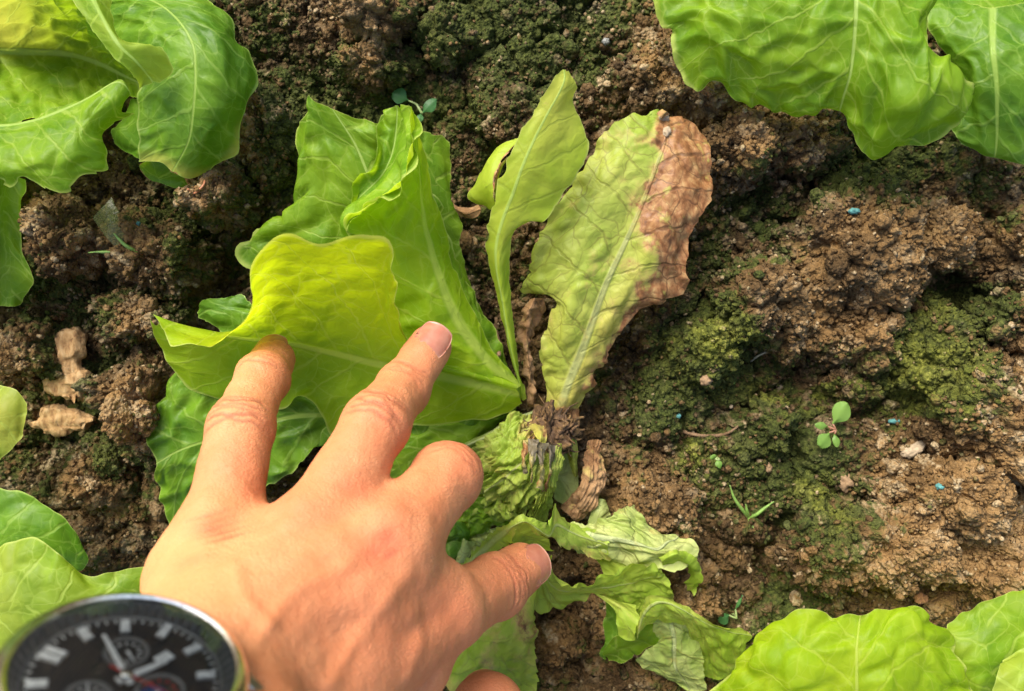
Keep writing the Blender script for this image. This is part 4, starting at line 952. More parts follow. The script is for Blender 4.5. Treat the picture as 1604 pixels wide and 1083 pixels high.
def build_hand():
    # joints: photo x, photo y, height mm
    J = dict(
        ring=[W(342, 852, 104), W(378, 670, 80), W(410, 594, 61), W(427, 563, 47)],
        middle=[W(487, 850, 108), W(589, 664, 80), W(631, 609, 58), W(673, 544, 48)],
        index=[W(606, 858, 105), W(700, 748, 75), W(688, 775, 52), W(664, 800, 38)],
        pinky=[W(300, 905, 106), W(318, 840, 84), W(330, 830, 64), W(350, 815, 50)],
        thumb=[W(470, 1110, 136), W(697, 957, 90), W(776, 918, 64), W(815, 893, 52)])
    R = dict(ring=[11.6, 9.5, 8.3, 7.1], middle=[12.0, 9.9, 8.6, 7.3], index=[11.8, 10.6, 9.0, 7.5], pinky=[10.5, 8.6, 7.4, 6.4], thumb=[15.0, 11.2, 9.9, 8.6])
    wrist = np.array([-71.0, -83.5, 165.5])
    fdir = nrm([-.14, -.46, .88])
    dors = nrm([0.0, .88, .46]); side = nrm(np.cross(dors, fdir))
    lo = np.array([-135, -170, 24.0]); hi = np.array([30, 22, 235.0])
    h = 0.85
    main = Field(lo, hi, h)
    # palm: metacarpals, flattened
    mc = dict(pinky=-14, ring=-6, middle=5, index=17)
    for f, off in mc.items():
        a = wrist - side * off * 1.0
        p = J[f][0]
        main.cone(a, p, 15.0, R[f][0] + (0.6 if f != 'pinky' else 0), 9.0, flat=dors, fs=.9)
    for f1_, f2_ in (('pinky', 'ring'), ('ring', 'middle'), ('middle', 'index')):
        a = (J[f1_][0] + J[f2_][0]) / 2
        main.cone(wrist, a - dors * 3, 13, 11.0, 8)
    # palm mass and heel
    main.cone(wrist - dors * 8 - fdir * 10, (J['middle'][0] + J['ring'][0]) / 2 - dors * 14, 14, 10, 10)
    # thumb base, thenar muscle, web
    T = J['thumb']
    main.cone(wrist - side * 20 - dors * 6 - fdir * 14, T[1], 16, 11.4, 9)
    main.cone(wrist - side * 14 - dors * 16 - fdir * 20, (T[0] * .4 + T[1] * .6) - dors * 6 + np.array([1, -5, -6]), 17, 13, 10)
    main.cone(W(560, 960, 116), W(668, 930, 92), 13, 9.5, 10)
    main.cone(J['index'][0] - dors * 6, T[1] * .6 + J['index'][0] * .4, 10, 8, 9)
    # forearm, oval, with the watch groove
    for s_ in (-1, 1):
        main.cone(wrist + side * s_ * 11, wrist + fdir * 75 + side * s_ * 13, 19, 24, 12, flat=dors, fs=.92)
    # knuckle heads and tendons
    for f in ('ring', 'middle', 'index', 'pinky'):
        p = J[f][0]; main.cone(p + dors * 3.2, p + dors * 3.2 + fdir * 3, 8.6, 7.5, 5)
        a = wrist - side * mc[f] * .6
        main.cone(p + dors * (R[f][0] - 2.6), a + dors * 7.5 - fdir * 20, 2.4, 1.5, 6)
    main.cone(T[1] + nrm([.25, .35, .7]) * 3.6 + np.array([-2, 1, 0]), T[1] + nrm([.25, .35, .7]) * 3.6, 9.4, 8.8, 5)      # thumb knuckle bump
    # fingers
    for f in ('pinky', 'ring', 'middle', 'index', 'thumb'):
        g = Field(lo, hi, h) if False else None
        P = J[f]; r = R[f]
        fl = Field(np.maximum(lo, np.floor((np.min(P, 0) - 30 - lo) / h) * h + lo), np.minimum(hi, np.max(P, 0) + 30), h)
        for i in range(3):
            fl.cone(P[i], P[i + 1], r[i] if i else r[i] * .98, r[i + 1], 2.0)
        # phalanges are a little waisted: joints stand out
        for i in (1, 2):
            fl.cone(P[i], P[i] + nrm(P[i] - P[i - 1]) * .1, r[i] + (.35 if i == 1 else .15), r[i] + .3, 3.0)
        # finger pad
        ax = nrm(P[3] - P[2])
        fl.cone(P[2] * .3 + P[3] * .7 - np.array([0, 0, 1.2]), P[3] - np.array([0, 0, .8]), r[3] * .98, r[3] * .93, 3.0)
        a = np.round((fl.lo - lo) / h).astype(int); b = a + fl.n
        b = np.minimum(b, main.n); w_ = b - a
        sl = tuple(slice(a[i], b[i]) for i in range(3))
        o = main.D[sl]; d = fl.D[:w_[0], :w_[1], :w_[2]]
        k = 6.5 if f != 'thumb' else 9.0
        # join strongly only near the knuckle so that neighbouring fingers stay apart
        X, Y, Z = main.pts(a, b)
        ds = np.sqrt((X - P[0][0]) ** 2 + (Y - P[0][1]) ** 2 + (Z - P[0][2]) ** 2)
        kk = (0.8 + (k - 0.8) * (1 - sstep(18.0, 34.0, ds))).astype(np.float32)
        hh = np.clip(0.5 + 0.5 * (o - d) / kk, 0, 1)
        main.D[sl] = o * (1 - hh) + d * hh - kk * hh * (1 - hh)
    V, Q = main.mesh()
    V = relax(V, Q, 3, .5)
    N = vnormals(V, Q)
    red = np.zeros(len(V)); crease = np.zeros(len(V)); disp = np.zeros(len(V)); pale = np.zeros(len(V))
    # knuckle creases
    def creases(c, ax, dorsal, offs, width, depth, half=9.0, sd=0):
        q = V - c; s = q @ ax; dd = np.sqrt(np.maximum((q * q).sum(1) - s * s, 0)); up = (q @ dorsal) / (dd + 1e-6)
        lat = q @ np.cross(ax, dorsal)
        near = (dd < 16) * sstep(.05, .45, up) * (1 - sstep(half * .7, half * 1.15, np.abs(lat)))
        out = np.zeros(len(V))
        for j, o in enumerate(offs):
            wob = .9 * noise(np.stack([lat / 3.2 + j * 5, s * 0 + sd, s * 0], 1), 321) + .04 * lat * lat * np.sign(o) * .25
            out = np.maximum(out, np.exp(-((s - o - wob) / width) ** 2) * (.55 + .45 * h01(np.array([j]), np.array([sd]), np.array([3]), 1)[0]))
        return out * near * depth
    def dorsal_of(a, up=np.array([0, .25, 1.0])):
        d = up - a * (up @ a); return nrm(d)
    for sd, f in enumerate(('ring', 'middle', 'index', 'thumb')):
        P = J[f]
        a1 = nrm(P[2] - P[0]); d1 = dorsal_of(a1)
        c1 = creases(P[1], a1, d1, (-4.6, -2.6, -.8, .9, 2.7, 4.4), .55, 1.0, sd=sd)
        a2 = nrm(P[3] - P[1]); d2 = dorsal_of(a2)
        c2 = creases(P[2], a2, d2, (-2.2, -.5, 1.1, 2.6), .5, .7, 7.5, sd + 10)
        if f == 'index': c1 *= .8; c2 *= 0
        if f == 'thumb':
            c1 = creases(P[2], a2, d2, (-3.4, -1.6, .2, 1.8, 3.4), .55, .9, 9, sd); c2 = 0 * c1
        c = np.maximum(c1, c2)
        disp -= .55 * c; crease = np.maximum(crease, c)
        # swelling between creases and joint colour
        for p, a in ((P[1], .34), (P[2], .16)):
            g = np.exp(-((V - p) ** 2).sum(1) / 130.0)
            red = np.maximum(red, g * a * (1.5 if f == 'index' else 1))
        g = np.exp(-((V - P[3]) ** 2).sum(1) / 90.0); red = np.maximum(red, .30 * g)
    # red folded skin over the index and ring knuckles
    def blob(px_, py_, z, rx, ry, ang, a):
        nonlocal red, disp, crease
        qx, qy = to_px(V); dx = qx - px_; dy = qy - py_
        ca, sa = math.cos(ang), math.sin(ang)
        e = ((dx * ca + dy * sa) / rx) ** 2 + ((-dx * sa + dy * ca) / ry) ** 2
        g = np.exp(-e) * (V[:, 2] > z)
        red = np.maximum(red, a * g)
        return g
    g = blob(600, 856, 85, 48, 26, -0.7, .8); disp -= .9 * g
    g = blob(612, 868, 85, 20, 7, -0.7, .9); crease = np.maximum(crease, .5 * g)
    g = blob(335, 822, 85, 34, 16, -0.35, .62); disp -= .5 * g
    for k_ in range(5):
        g = blob(330 + 6 * k_, 806 + 9 * k_, 85, 34, 3.0, -.25, .5); disp -= .3 * g; crease = np.maximum(crease, .35 * g)
    blob(560, 770, 70, 50, 30, .4, .45); blob(600, 650, 60, 30, 40, .4, .35); blob(720, 720, 60, 40, 40, 0, .4); blob(800, 900, 40, 70, 50, 0, .35); blob(700, 960, 60, 60, 55, 0, .42); blob(640, 1010, 60, 120, 90, 0, .30); blob(400, 770, 70, 40, 20, .2, .4); blob(620, 800, 70, 60, 40, 0, .25); blob(720, 960, 40, 14, 40, .1, .3)
    blob(300, 880, 90, 40, 14, -.3, .3); blob(480, 800, 80, 60, 30, 0, .3); blob(370, 720, 70, 45, 50, 0, .28); blob(440, 930, 90, 120, 60, -.3, .16); blob(560, 940, 90, 110, 70, -.5, .2)
    qx, qy = to_px(V)
    pale = np.clip(np.exp(-((qx - 260) ** 2 / 130 ** 2 + (qy - 900) ** 2 / 110 ** 2)) + .6 * np.exp(-((qx - 360) ** 2 + (qy - 640) ** 2) / 60 ** 2), 0, 1)
    # veins on the back of the hand
    for pts in ([(520, 1070), (560, 1000), (600, 950), (640, 900)], [(380, 1050), (420, 980), (470, 920), (540, 890)], [(640, 1060), (655, 1010), (645, 960)], [(420, 980), (380, 930), (370, 890)]):
        D = catmull(np.array([(a, b, 0) for a, b in pts], float), np.linspace(0, 1, 60))
        dm = np.full(len(V), 1e9)
        for p in D: dm = np.minimum(dm, (qx - p[0]) ** 2 + (qy - p[1]) ** 2)
        disp += .6 * np.exp(-dm / 13.0 ** 2) * (V[:, 2] > 80)
    fine = .10 * noise(V / 1.1, 331) + .22 * noise(V / 4.5, 332) + .3 * noise(V / 11, 333)
    V = V + N * (disp + fine)[:, None]
    root = make_mesh('person', V, Q, M_SKIN, attrs=dict(red=np.clip(red, 0, 1), crease=np.clip(crease, 0, 1), pale=pale))
    tag(root, 'bare left hand with spread fingers pressing the lettuce leaves apart, watch on the wrist', 'person')
    # nails
    def nail(P, r, w, L, lift, up, back):
        a = nrm(P[3] - P[2]); d = nrm(up - a * (np.asarray(up, float) @ a)); s = np.cross(a, d)
        nu, nv = 17, 15
        U, T_ = np.meshgrid(np.linspace(-1, 1, nu), np.linspace(-1, 1, nv))
        lim = np.where(T_ > 0, (1 - .25 * np.abs(T_) ** 4), (1 - .38 * np.abs(T_) ** 3))
        uu = U * lim
        tt = T_ - .16 * (uu ** 2) * np.sign(T_) * (T_ > 0) - .22 * uu ** 2 * (T_ < 0) * -1
        ang = uu * w / r
        c = P[3] + a * back
        rr = r * lift
        Vn = c + a * (tt * L / 2)[..., None] + s * (np.sin(ang) * rr)[..., None] + d * (np.cos(ang) * rr - .10 * (tt * L / 2 / 3.0) ** 2 * .5)[..., None]
        top = Vn.reshape(-1, 3); bot = top - np.tile(d * .7, (len(top), 1))
        n0 = len(top); Fq = grid_faces(nv, nu)
        rim = [i for i in range(nu)] + [j * nu + nu - 1 for j in range(1, nv)] + [(nv - 1) * nu + i for i in range(nu - 2, -1, -1)] + [j * nu for j in range(nv - 2, 0, -1)]
        rq = np.array([(rim[i], rim[(i + 1) % len(rim)], rim[(i + 1) % len(rim)] + n0, rim[i] + n0) for i in range(len(rim))])
        make_mesh('nail', np.vstack([top, bot]), np.vstack([Fq, Fq[:, ::-1] + n0, rq]), M_NAIL, root, dict(tipward=np.r_[T_.ravel(), T_.ravel()]))
    nail(J['middle'], 7.3, 6.6, 13.5, 1.05, (0.05, .05, 1), -.6)
    nail(J['ring'], 7.1, 6.2, 12.0, 1.05, (0, .5, 1), -.4)
    nail(J['thumb'], 8.6, 7.6, 14.0, 1.05, (.45, .35, 1), -.4)
    return root, wrist, fdir, dors, side, J

HAND, WRIST, FDIR, DORS, SIDE, HJ = build_hand()
# ------------------------------------------------------------------ neighbouring lettuces
def lettuce(px_, py_, label):
    c = W(px_, py_, 0)
    e = empty('lettuce_plant', (c[0], c[1], -2.0))
    return tag(e, label, 'lettuce', 'healthy lettuces around the sick plant')

P = lettuce(-10, 40, 'healthy lettuce with a deep cupped heart and a round leaf scorched at its tip')
leaf([zz(R1, [(-80, -60, 62), (100, -90, 62), (300, -40, 62), (430, 60, 58), (560, 240, 48), (740, 400, 36)]), zz(R1, [(-80, 110, 36), (120, 90, 30), (300, 130, 24), (440, 200, 22), (580, 310, 26), (750, 420, 32)]), zz(R1, [(-80, 270, 16), (150, 280, 10), (350, 290, 6), (500, 330, 12), (640, 400, 22), (750, 450, 28)]),
      zz(R1, [(-80, 450, 26), (120, 450, 20), (300, 430, 16), (460, 420, 18), (640, 440, 24), (740, 480, 28)]), zz(R1, [(-80, 670, 44), (100, 660, 42), (300, 605, 38), (450, 540, 34), (600, 490, 32), (740, 510, 30)])],
     M_FRESH, P, nr=90, nc=70, ruffle=1.0, puff=1.5, ribw=1.6, yellow=lambda U, V, n: .75 * (1 - sstep(.05, .45, V)) * (1 - sstep(-.3, .3, U)) + .1 * n)  # yellow left side of the cup is backlight painted into the leaf colour
leaf([zz(R1, [(690, 520, 26), (640, 640, 24), (580, 690, 22), (615, 765, 18)]), zz(R1, [(720, 520, 28), (710, 640, 28), (690, 760, 25), (690, 805, 20)]), zz(R1, [(760, 500, 30), (755, 700, 29), (750, 850, 26)])], M_DEEP, P, nr=44, nc=30, ruffle=.8)
leaf([zz(R1, [(440, 60, 24), (560, 180, 34), (690, 320, 44), (738, 450, 48), (734, 600, 47), (738, 760, 45), (742, 858, 42)]), zz(R1, [(560, 0, 32), (740, 100, 46), (850, 260, 53), (880, 420, 54), (880, 580, 52), (870, 720, 49), (830, 852, 43)]),
      zz(R1, [(700, -60, 38), (900, 60, 51), (1020, 220, 57), (1040, 400, 57), (1030, 580, 55), (1000, 750, 51), (920, 905, 43)]), zz(R1, [(860, -80, 40), (1060, 40, 51), (1170, 200, 54), (1200, 400, 54), (1170, 600, 52), (1110, 770, 48), (1000, 940, 41)]),
      zz(R1, [(1000, -60, 34), (1130, 40, 42), (1210, 100, 43), (1250, 220, 42), (1330, 310, 42), (1365, 430, 41), (1320, 540, 42), (1282, 640, 41), (1275, 770, 40), (1190, 850, 39), (1085, 920, 38)])],
     M_DEEP, P, nr=110, nc=70, ruffle=.9, puff=.9, ribw=.5, label='round leaf with a yellow scorched tip',
     brown=lambda U, V, n: .42 * sstep(.985, 1.0, V) * (U < .2) + .5 * np.exp(-((V - .82) / .05) ** 2) * sstep(.93, 1, U) + .06 * n, yellow=lambda U, V, n: .6 * sstep(.93, 1.0, V) + .75 * sstep(.8, 1, U) * sstep(.68, .8, V) * (1 - sstep(.86, .95, V)))
leaf([zz(R1, [(742, 866, 41), (835, 862, 40), (900, 905, 40), (968, 922, 39)]), zz(R1, [(738, 880, 38), (800, 930, 34), (880, 950, 33), (985, 960, 34)]), zz(R1, [(745, 900, 36), (790, 955, 33), (880, 980, 32), (950, 1003, 31), (995, 985, 31)])], M_DEEP, P, nr=36, nc=24, ruffle=.3,
     brown=lambda U, V, n: .8 * sstep(.5, .95, U) * (1 - sstep(.2, .5, V)) + .6 * (1 - sstep(0, .12, V)), label='curled underside of the scorched leaf tip')
leaf([zz(R1, [(-80, 650, 47), (100, 640, 47), (300, 575, 50), (470, 500, 52), (600, 430, 52), (660, 440, 52), (700, 505, 50)]), zz(R1, [(-80, 780, 54), (100, 770, 56), (260, 730, 57), (400, 660, 57), (520, 580, 55), (620, 520, 53), (690, 520, 50)]),
      zz(R1, [(-80, 880, 56), (60, 880, 58), (200, 870, 59), (340, 850, 58), (430, 790, 57), (490, 700, 54), (560, 640, 52), (640, 580, 49)]), zz(R1, [(-80, 940, 55), (0, 965, 55), (30, 1000, 54), (90, 952, 56), (140, 962, 56), (220, 1002, 55), (350, 1022, 54), (440, 932, 54), (585, 892, 50), (520, 722, 50), (600, 650, 48), (690, 596, 46)])],
     M_FRESH, P, nr=120, nc=60, ruffle=1.0, puff=1.0, teeth=.9, tfreq=9, ribw=.9, rib=.1)
leaf([zz(R1, [(370, -20, 64), (440, 90, 68), (590, 290, 70), (690, 380, 68), (750, 462, 62)]), zz(R1, [(480, -20, 68), (530, 70, 71), (620, 230, 72), (720, 330, 69), (800, 420, 63)]), zz(R1, [(600, -20, 60), (588, 40, 62), (612, 150, 66), (650, 210, 68), (720, 235, 68), (790, 250, 67), (850, 250, 65), (880, 320, 63), (905, 380, 61), (838, 438, 61)])],
     M_FRESH, P, nr=80, nc=36, ruffle=.7, puff=.6, teeth=.5, tfreq=8, ribw=.8, yellow=lambda U, V, n: .22 + .2 * n)
leaf([[(-40, 270, 16), (-30, 350, 20), (-20, 420, 20), (-10, 478, 16)], [(8, 270, 24), (4, 340, 27), (14, 400, 27), (16, 479, 20)], [(44, 284, 24), (35, 330, 26), (33, 388, 26), (51, 432, 25), (46, 455, 22), (30, 476, 18)]],
     M_FRESH, P, nr=60, nc=36, ruffle=.8, puff=.7)
P2 = lettuce(1510, -110, 'healthy lettuce with a broad wavy light green leaf hanging over soil clods')
leaf([zz(R2, [(1230, -50, 16), (1200, 100, 24), (1290, 240, 24), (1340, 400, 26), (1300, 520, 26), (1345, 604, 24)]), zz(R2, [(1400, -50, 26), (1400, 150, 34), (1430, 350, 35), (1440, 500, 31), (1440, 648, 25)]), zz(R2, [(1540, -50, 30), (1550, 200, 38), (1560, 400, 37), (1550, 560, 32), (1530, 672, 26)]), zz(R2, [(1680, -50, 34), (1700, 200, 36), (1700, 400, 36), (1690, 550, 32), (1620, 695, 26)])],
     M_DEEP, P2, nr=80, nc=50, ruffle=1.2, puff=1.1, ribw=1.5)
leaf([zz(R2, [(80, -150, 38), (60, -40, 44), (62, 60, 46), (95, 115, 46), (140, 130, 46), (160, 270, 44), (200, 340, 42), (250, 370, 40)]), zz(R2, [(300, -160, 48), (280, -40, 55), (290, 80, 57), (310, 180, 54), (310, 280, 49), (318, 340, 43)]),
      zz(R2, [(520, -160, 54), (500, 0, 60), (500, 150, 58), (490, 270, 52), (470, 360, 46), (475, 448, 40)]), zz(R2, [(720, -160, 56), (720, 0, 62), (730, 150, 60), (720, 280, 55), (700, 390, 49), (680, 495, 42)]),
      zz(R2, [(900, -160, 58), (910, 0, 64), (905, 150, 62), (890, 300, 58), (860, 400, 52), (840, 470, 45)]), zz(R2, [(1060, -160, 58), (1040, 0, 66), (1060, 200, 66), (1040, 380, 62), (960, 480, 53), (915, 600, 43)]),
      zz(R2, [(1160, -160, 58), (1130, -20, 64), (1120, 100, 66), (1170, 230, 68), (1170, 400, 66), (1080, 520, 56), (980, 662, 40)]), zz(R2, [(1230, -160, 54), (1210, -20, 60), (1150, 60, 62), (1150, 120, 63), (1230, 220, 66), (1300, 330, 66), (1250, 460, 61), (1110, 592, 46)]),
      zz(R2, [(1250, -160, 48), (1225, -20, 56), (1180, 50, 56), (1180, 150, 58), (1240, 200, 63), (1330, 268, 62), (1390, 370, 58), (1380, 430, 56), (1290, 522, 52), (1185, 592, 46)])],
     M_FRESH, P2, rib=4, nr=110, nc=110, ruffle=1.2, puff=2.0, ribw=.7)
leaf([zz(R2, [(1290, -10, 78), (1400, 20, 80), (1500, 33, 80), (1640, 8, 78)]), zz(R2, [(1290, -60, 74), (1400, -50, 78), (1500, -50, 78), (1660, -60, 76)]), zz(R2, [(1290, -140, 70), (1400, -140, 74), (1500, -140, 74), (1660, -140, 70)])], M_FRESH, P2, nr=50, nc=24, ruffle=.5)
P3 = lettuce(-90, 860, 'lettuce with pale green leaves reaching under the wristwatch')
leaf([[(-60, 596, 26), (-20, 600, 32), (0, 604, 34), (25, 612, 34), (42, 631, 33)], [(-60, 660, 32), (-10, 655, 36), (20, 652, 35), (39, 655, 32)], [(-60, 745, 26), (-10, 726, 30), (0, 719, 31), (20, 702, 32), (35, 682, 31)]], M_FRESH, P3, nr=50, nc=36, ruffle=.8, yellow=lambda U, V, n: .35 + .3 * n)
leaf([[(-80, 760, 28), (0, 765, 34), (60, 782, 36), (110, 822, 36), (136, 868, 32)], [(-80, 840, 32), (0, 838, 38), (70, 846, 38), (110, 864, 35), (138, 884, 31)], [(-80, 930, 28), (0, 910, 32), (80, 900, 33), (122, 896, 30)]], M_DEEP, P3, nr=60, nc=40, ruffle=.8)
leaf([[(-80, 872, 58), (0, 856, 60), (50, 841, 62), (90, 866, 62), (130, 897, 60), (150, 904, 59), (180, 895, 58), (224, 890, 56)], [(-80, 960, 62), (0, 950, 66), (80, 950, 66), (150, 940, 62), (240, 915, 55)], [(-80, 1100, 62), (0, 1090, 64), (80, 1070, 64), (160, 1020, 60), (250, 950, 53)]],
     M_FRESH, P3, nr=80, nc=50, ruffle=.8, puff=.9, yellow=lambda U, V, n: .2 + .2 * n)
P4 = lettuce(1420, 1280, 'light yellow green lettuce with wavy rounded leaves beside the limp wilted leaf')
leaf([[(1480, 1110, 44), (1478, 1040, 46), (1480, 1000, 44), (1482, 978, 42)], [(1560, 1120, 50), (1550, 1040, 52), (1545, 990, 50), (1535, 950, 44)], [(1700, 1100, 52), (1690, 1020, 52), (1665, 960, 50), (1625, 912, 44)]], M_FRESH, P4, nr=60, nc=44, ruffle=.9, puff=1.2, yellow=lambda U, V, n: .15 + .2 * n)
leaf([[(1560, 1130, 64), (1555, 1090, 66), (1560, 1055, 64), (1572, 1032, 60)], [(1620, 1130, 66), (1615, 1080, 68), (1612, 1045, 66), (1610, 1015, 60)], [(1700, 1130, 64), (1690, 1070, 66), (1680, 1030, 64), (1670, 1000, 60)]], M_FRESH, P4, nr=40, nc=36, ruffle=.7, yellow=lambda U, V, n: .3 + .2 * n)
leaf([[(1080, 1230, 30), (1085, 1140, 36), (1105, 1092, 40), (1135, 1060, 45), (1182, 1010, 49)], [(1250, 1230, 54), (1240, 1130, 60), (1230, 1060, 62), (1225, 1010, 60), (1240, 965, 54)], [(1340, 1230, 58), (1340, 1130, 64), (1340, 1060, 66), (1340, 1010, 64), (1345, 968, 57)],
      [(1430, 1230, 58), (1430, 1130, 66), (1430, 1060, 68), (1420, 1000, 66), (1430, 948, 57)], [(1570, 1230, 54), (1545, 1120, 60), (1520, 1060, 60), (1500, 1030, 58), (1488, 1002, 53)]],
     M_BRIGHT, P4, rib=2, nr=90, nc=80, ruffle=1.2, puff=2.2, ribw=.8, yellow=lambda U, V, n: .15 + .2 * n)

# the rest of each rosette, growing away from the picture
def rosette(parent, cx, cy, angs, L, mat):
    for i, a in enumerate(angs):
        a = math.radians(a); d = np.array([math.cos(a), math.sin(a)]); s_ = np.array([-d[1], d[0]])
        l = L * (.85 + .3 * ((i * 7) % 5) / 5); top = 46 + 7 * (i % 3)
        prof = [(0.04, .10, .02), (.25, .30, .55), (.5, .46, .95), (.75, .44, 1.0), (.95, .26, .8), (1.03, .05, .66)]
        cv = []
        for u in (-1, -.5, 0, .5, 1):
            cv.append([(cx + d[0] * l * t + s_[0] * u * w_ * l, cy + d[1] * l * t + s_[1] * u * w_ * l, 2 + top * z_ - 5 * (abs(u) < .3) + 3 * math.sin(9 * t + 3 * u + i)) for t, w_, z_ in prof])
        leaf(cv, mat, parent, nr=60, nc=44, ruffle=2.0, puff=1.6, ribw=1.6, px=False)
def crown_of(o): return np.array(o.location) / MM
for o_, angs, Lr, m_ in ((P, (75, 120, 165, 205, 245), 105, M_FRESH), (P2, (20, 65, 110, 150), 105, M_FRESH), (P3, (125, 170, 215, 255), 105, M_FRESH), (P4, (200, 240, 285, 330), 100, M_FRESH)):
    c_ = crown_of(o_); rosette(o_, c_[0], c_[1], angs, Lr, m_)

# ------------------------------------------------------------------ small things on the soil
bpy.context.view_layer.update()
DG = bpy.context.evaluated_depsgraph_get()
def ground(px_, py_):
    """where the ray of a photo pixel meets what is built so far (mm)"""
    o = Vector((0, 0, H * MM)); d = Vector(W(px_, py_, 0) * MM) - o
    d.normalize()
    hit, loc, *_ = SC.ray_cast(DG, o, d)
    return np.array(loc) / MM if hit else W(px_, py_, 0)

def tube(pts, r, n=8):
    P_ = resample(np.array(pts, float), max(10, 6 * len(pts))); k = len(P_)
    rr = np.interp(np.linspace(0, 1, k), np.linspace(0, 1, len(r)), r) if isinstance(r, (list, tuple)) else np.full(k, r)
    T_ = np.gradient(P_, axis=0); T_ /= np.linalg.norm(T_, axis=1, keepdims=True) + 1e-9
    up = np.array([.13, .21, .97]); V = []
    for i in range(k):
        s = np.cross(T_[i], up); s /= np.linalg.norm(s) + 1e-9; u = np.cross(s, T_[i])
        V += [P_[i] + rr[i] * (math.cos(a) * s + math.sin(a) * u) for a in np.linspace(0, 2 * np.pi, n + 1)[:-1]]
    Fq = [tuple(f) for f in grid_faces(k, n, True)] + [tuple(range(n))[::-1], tuple((k - 1) * n + i for i in range(n))]
    return np.array(V), Fq

M_STEM = simple('seedling_stem', (.30, .38, .14), .5)
M_REDSTEM = simple('seedling_red_stem', (.30, .14, .08), .5)
def coty(base, tip_px, w, mat, parent, z0):
    """small oval seed leaf from a point to a photo pixel"""
    a = np.array(base, float); b = W(tip_px[0], tip_px[1], z0)
    L = b - a; s = nrm(np.cross(L, [0, 0, 1.0]))
    k = np.array([0, .12, .35, .6, .85, 1.0]); ww = np.array([.12, .25, .9, 1.0, .62, .1]) * w
    cv = [[tuple(a + L * t + s * q * sd + np.array([0, 0, .15 * w * (1 - abs(sd)) + .6 * math.sin(3.1 * t)])) for t, q in zip(k, ww)] for sd in (-1, -.5, 0, .5, 1)]
    return leaf(cv, mat, parent, nr=26, nc=18, ruffle=.05, puff=.05, px=False)

def seedling(px_, py_, label, leaves, mat, stem, sub=True):
    g = ground(px_, py_)
    e = empty('seedling', g); tag(e, label, 'seedling', 'seedlings sprouting from the soil')
    top = g + np.array([0, 0, 5.0])
    V, Fq = tube([g - np.array([0, 0, 1]), g + np.array([.4, .2, 2.5]), top], [.7, .55, .5]); make_mesh('stem', V, Fq, stem, e)
    for (bx, by, tx, ty, w) in leaves:
        b0 = W(bx, by, top[2])
        V, Fq = tube([top, (top + b0) / 2 + np.array([0, 0, .4]), b0], [.45, .4, .35], 6); make_mesh('stem', V, Fq, stem, e)
        coty(b0, (tx, ty), w, mat, e, top[2] + .8)
seedling(1301, 672, 'green seedling with four rounded leaves on reddish stems on mossy soil', [(1304, 664, 1327, 630, 4.0), (1297, 668, 1275, 666, 1.9), (1299, 678, 1281, 700, 3.2), (1307, 680, 1311, 702, 1.8)], M_COTY, M_REDSTEM)
seedling(1121, 718, 'tiny seedling with two round leaves beside a mossy hollow', [(1120, 719, 1115, 712, 1.3), (1123, 720, 1128, 734, 1.5)], M_COTY, M_STEM)
seedling(655, 170, 'blue green seedling with paired narrow leaves behind the fresh lettuce leaf', [(662, 178, 684, 156, 2.3), (660, 178, 655, 192, 1.6), (640, 158, 614, 146, 3.4)], M_COTY2, M_STEM)
seedling(1148, 962, 'seedling lying over, with one dark green leaf, above the limp leaf', [(1142, 964, 1124, 972, 2.4), (1152, 955, 1162, 935, .8)], M_COTY2, M_STEM)

M_GRASS = simple('grass_blade', (.20, .34, .07), .45)
def grass(blades, label):
    g = ground(*blades[0][0]); e = empty('grass_sprout', g); tag(e, label, 'grass', 'grass sprouts')
    for b in blades:
        q = [W(x, y, g[2] + 1.0 + 1.6 * i) for i, (x, y) in enumerate(b)]
        q[0] = g - np.array([0, 0, 1.0])
        V, Fq = tube(q, [.75, .8, .6, .2], 6); make_mesh('blade', V, Fq, M_GRASS, e)
grass([[(1174, 812), (1160, 795), (1150, 780), (1143, 760)], [(1174, 812), (1185, 806), (1198, 796), (1212, 786)], [(1174, 812), (1170, 800), (1168, 790)], [(1174, 812), (1178, 824), (1182, 836)]], 'grass sprout with four thin blades on reddish soil')
grass([[(1150, 600), (1142, 588), (1140, 572)], [(1140, 572), (1146, 560), (1156, 546)], [(1150, 600), (1140, 575), (1134, 566)]], 'thin grass sprout beside the yellow green moss lump')
grass([[(215, 396), (196, 384), (178, 366)], [(180, 395), (158, 395), (138, 396)]], 'single thin grass blades by the clear plastic scrap')

def lump(name, px_, py_, rx, ry, rz, mat, label, cat, group, ang=0.0, amp=.35, sub=3, dz=.1, freq=1.6):
    g = ground(px_, py_); s = (H - g[2]) / F
    bV, bF = ico(sub)
    sd = int(px_ * 7 + py_)
    q = bV * (1 + amp * fbm(bV * freq + sd, 3, 1000 + sd))[:, None] * np.array([rx * s, ry * s, rz])
    ca, sa = math.cos(ang), math.sin(ang)
    q = q @ np.array([[ca, -sa, 0], [sa, ca, 0], [0, 0, 1]]).T
    o = make_mesh(name, q + g + np.array([0, 0, rz * dz]), bF, mat)
    return tag(o, label, cat, group)
M_PEB = simple('pebble_tan', (.26, .165, .085), .9); M_PEBG = simple('pebble_grey', (.20, .20, .18), .5); M_PEBW = simple('pebble_white', (.36, .28, .18), .95); M_TURQ = simple('granule_turquoise', (.08, .24, .22), .9)
lump('pebble', 1325, 756, 12, 14, 3.0, M_PEB, 'smooth tan pebble on dark moss', 'pebble', 'pebbles on the soil')
lump('pebble', 1106, 596, 9, 8, 2.0, M_PEB, 'small pinkish tan pebble near the grass sprout', 'pebble', 'pebbles on the soil')
lump('pebble', 1203, 733, 6, 7, 1.6, M_PEB, 'small tan pebble between the tan pebble and the tiny seedling', 'pebble', 'pebbles on the soil')
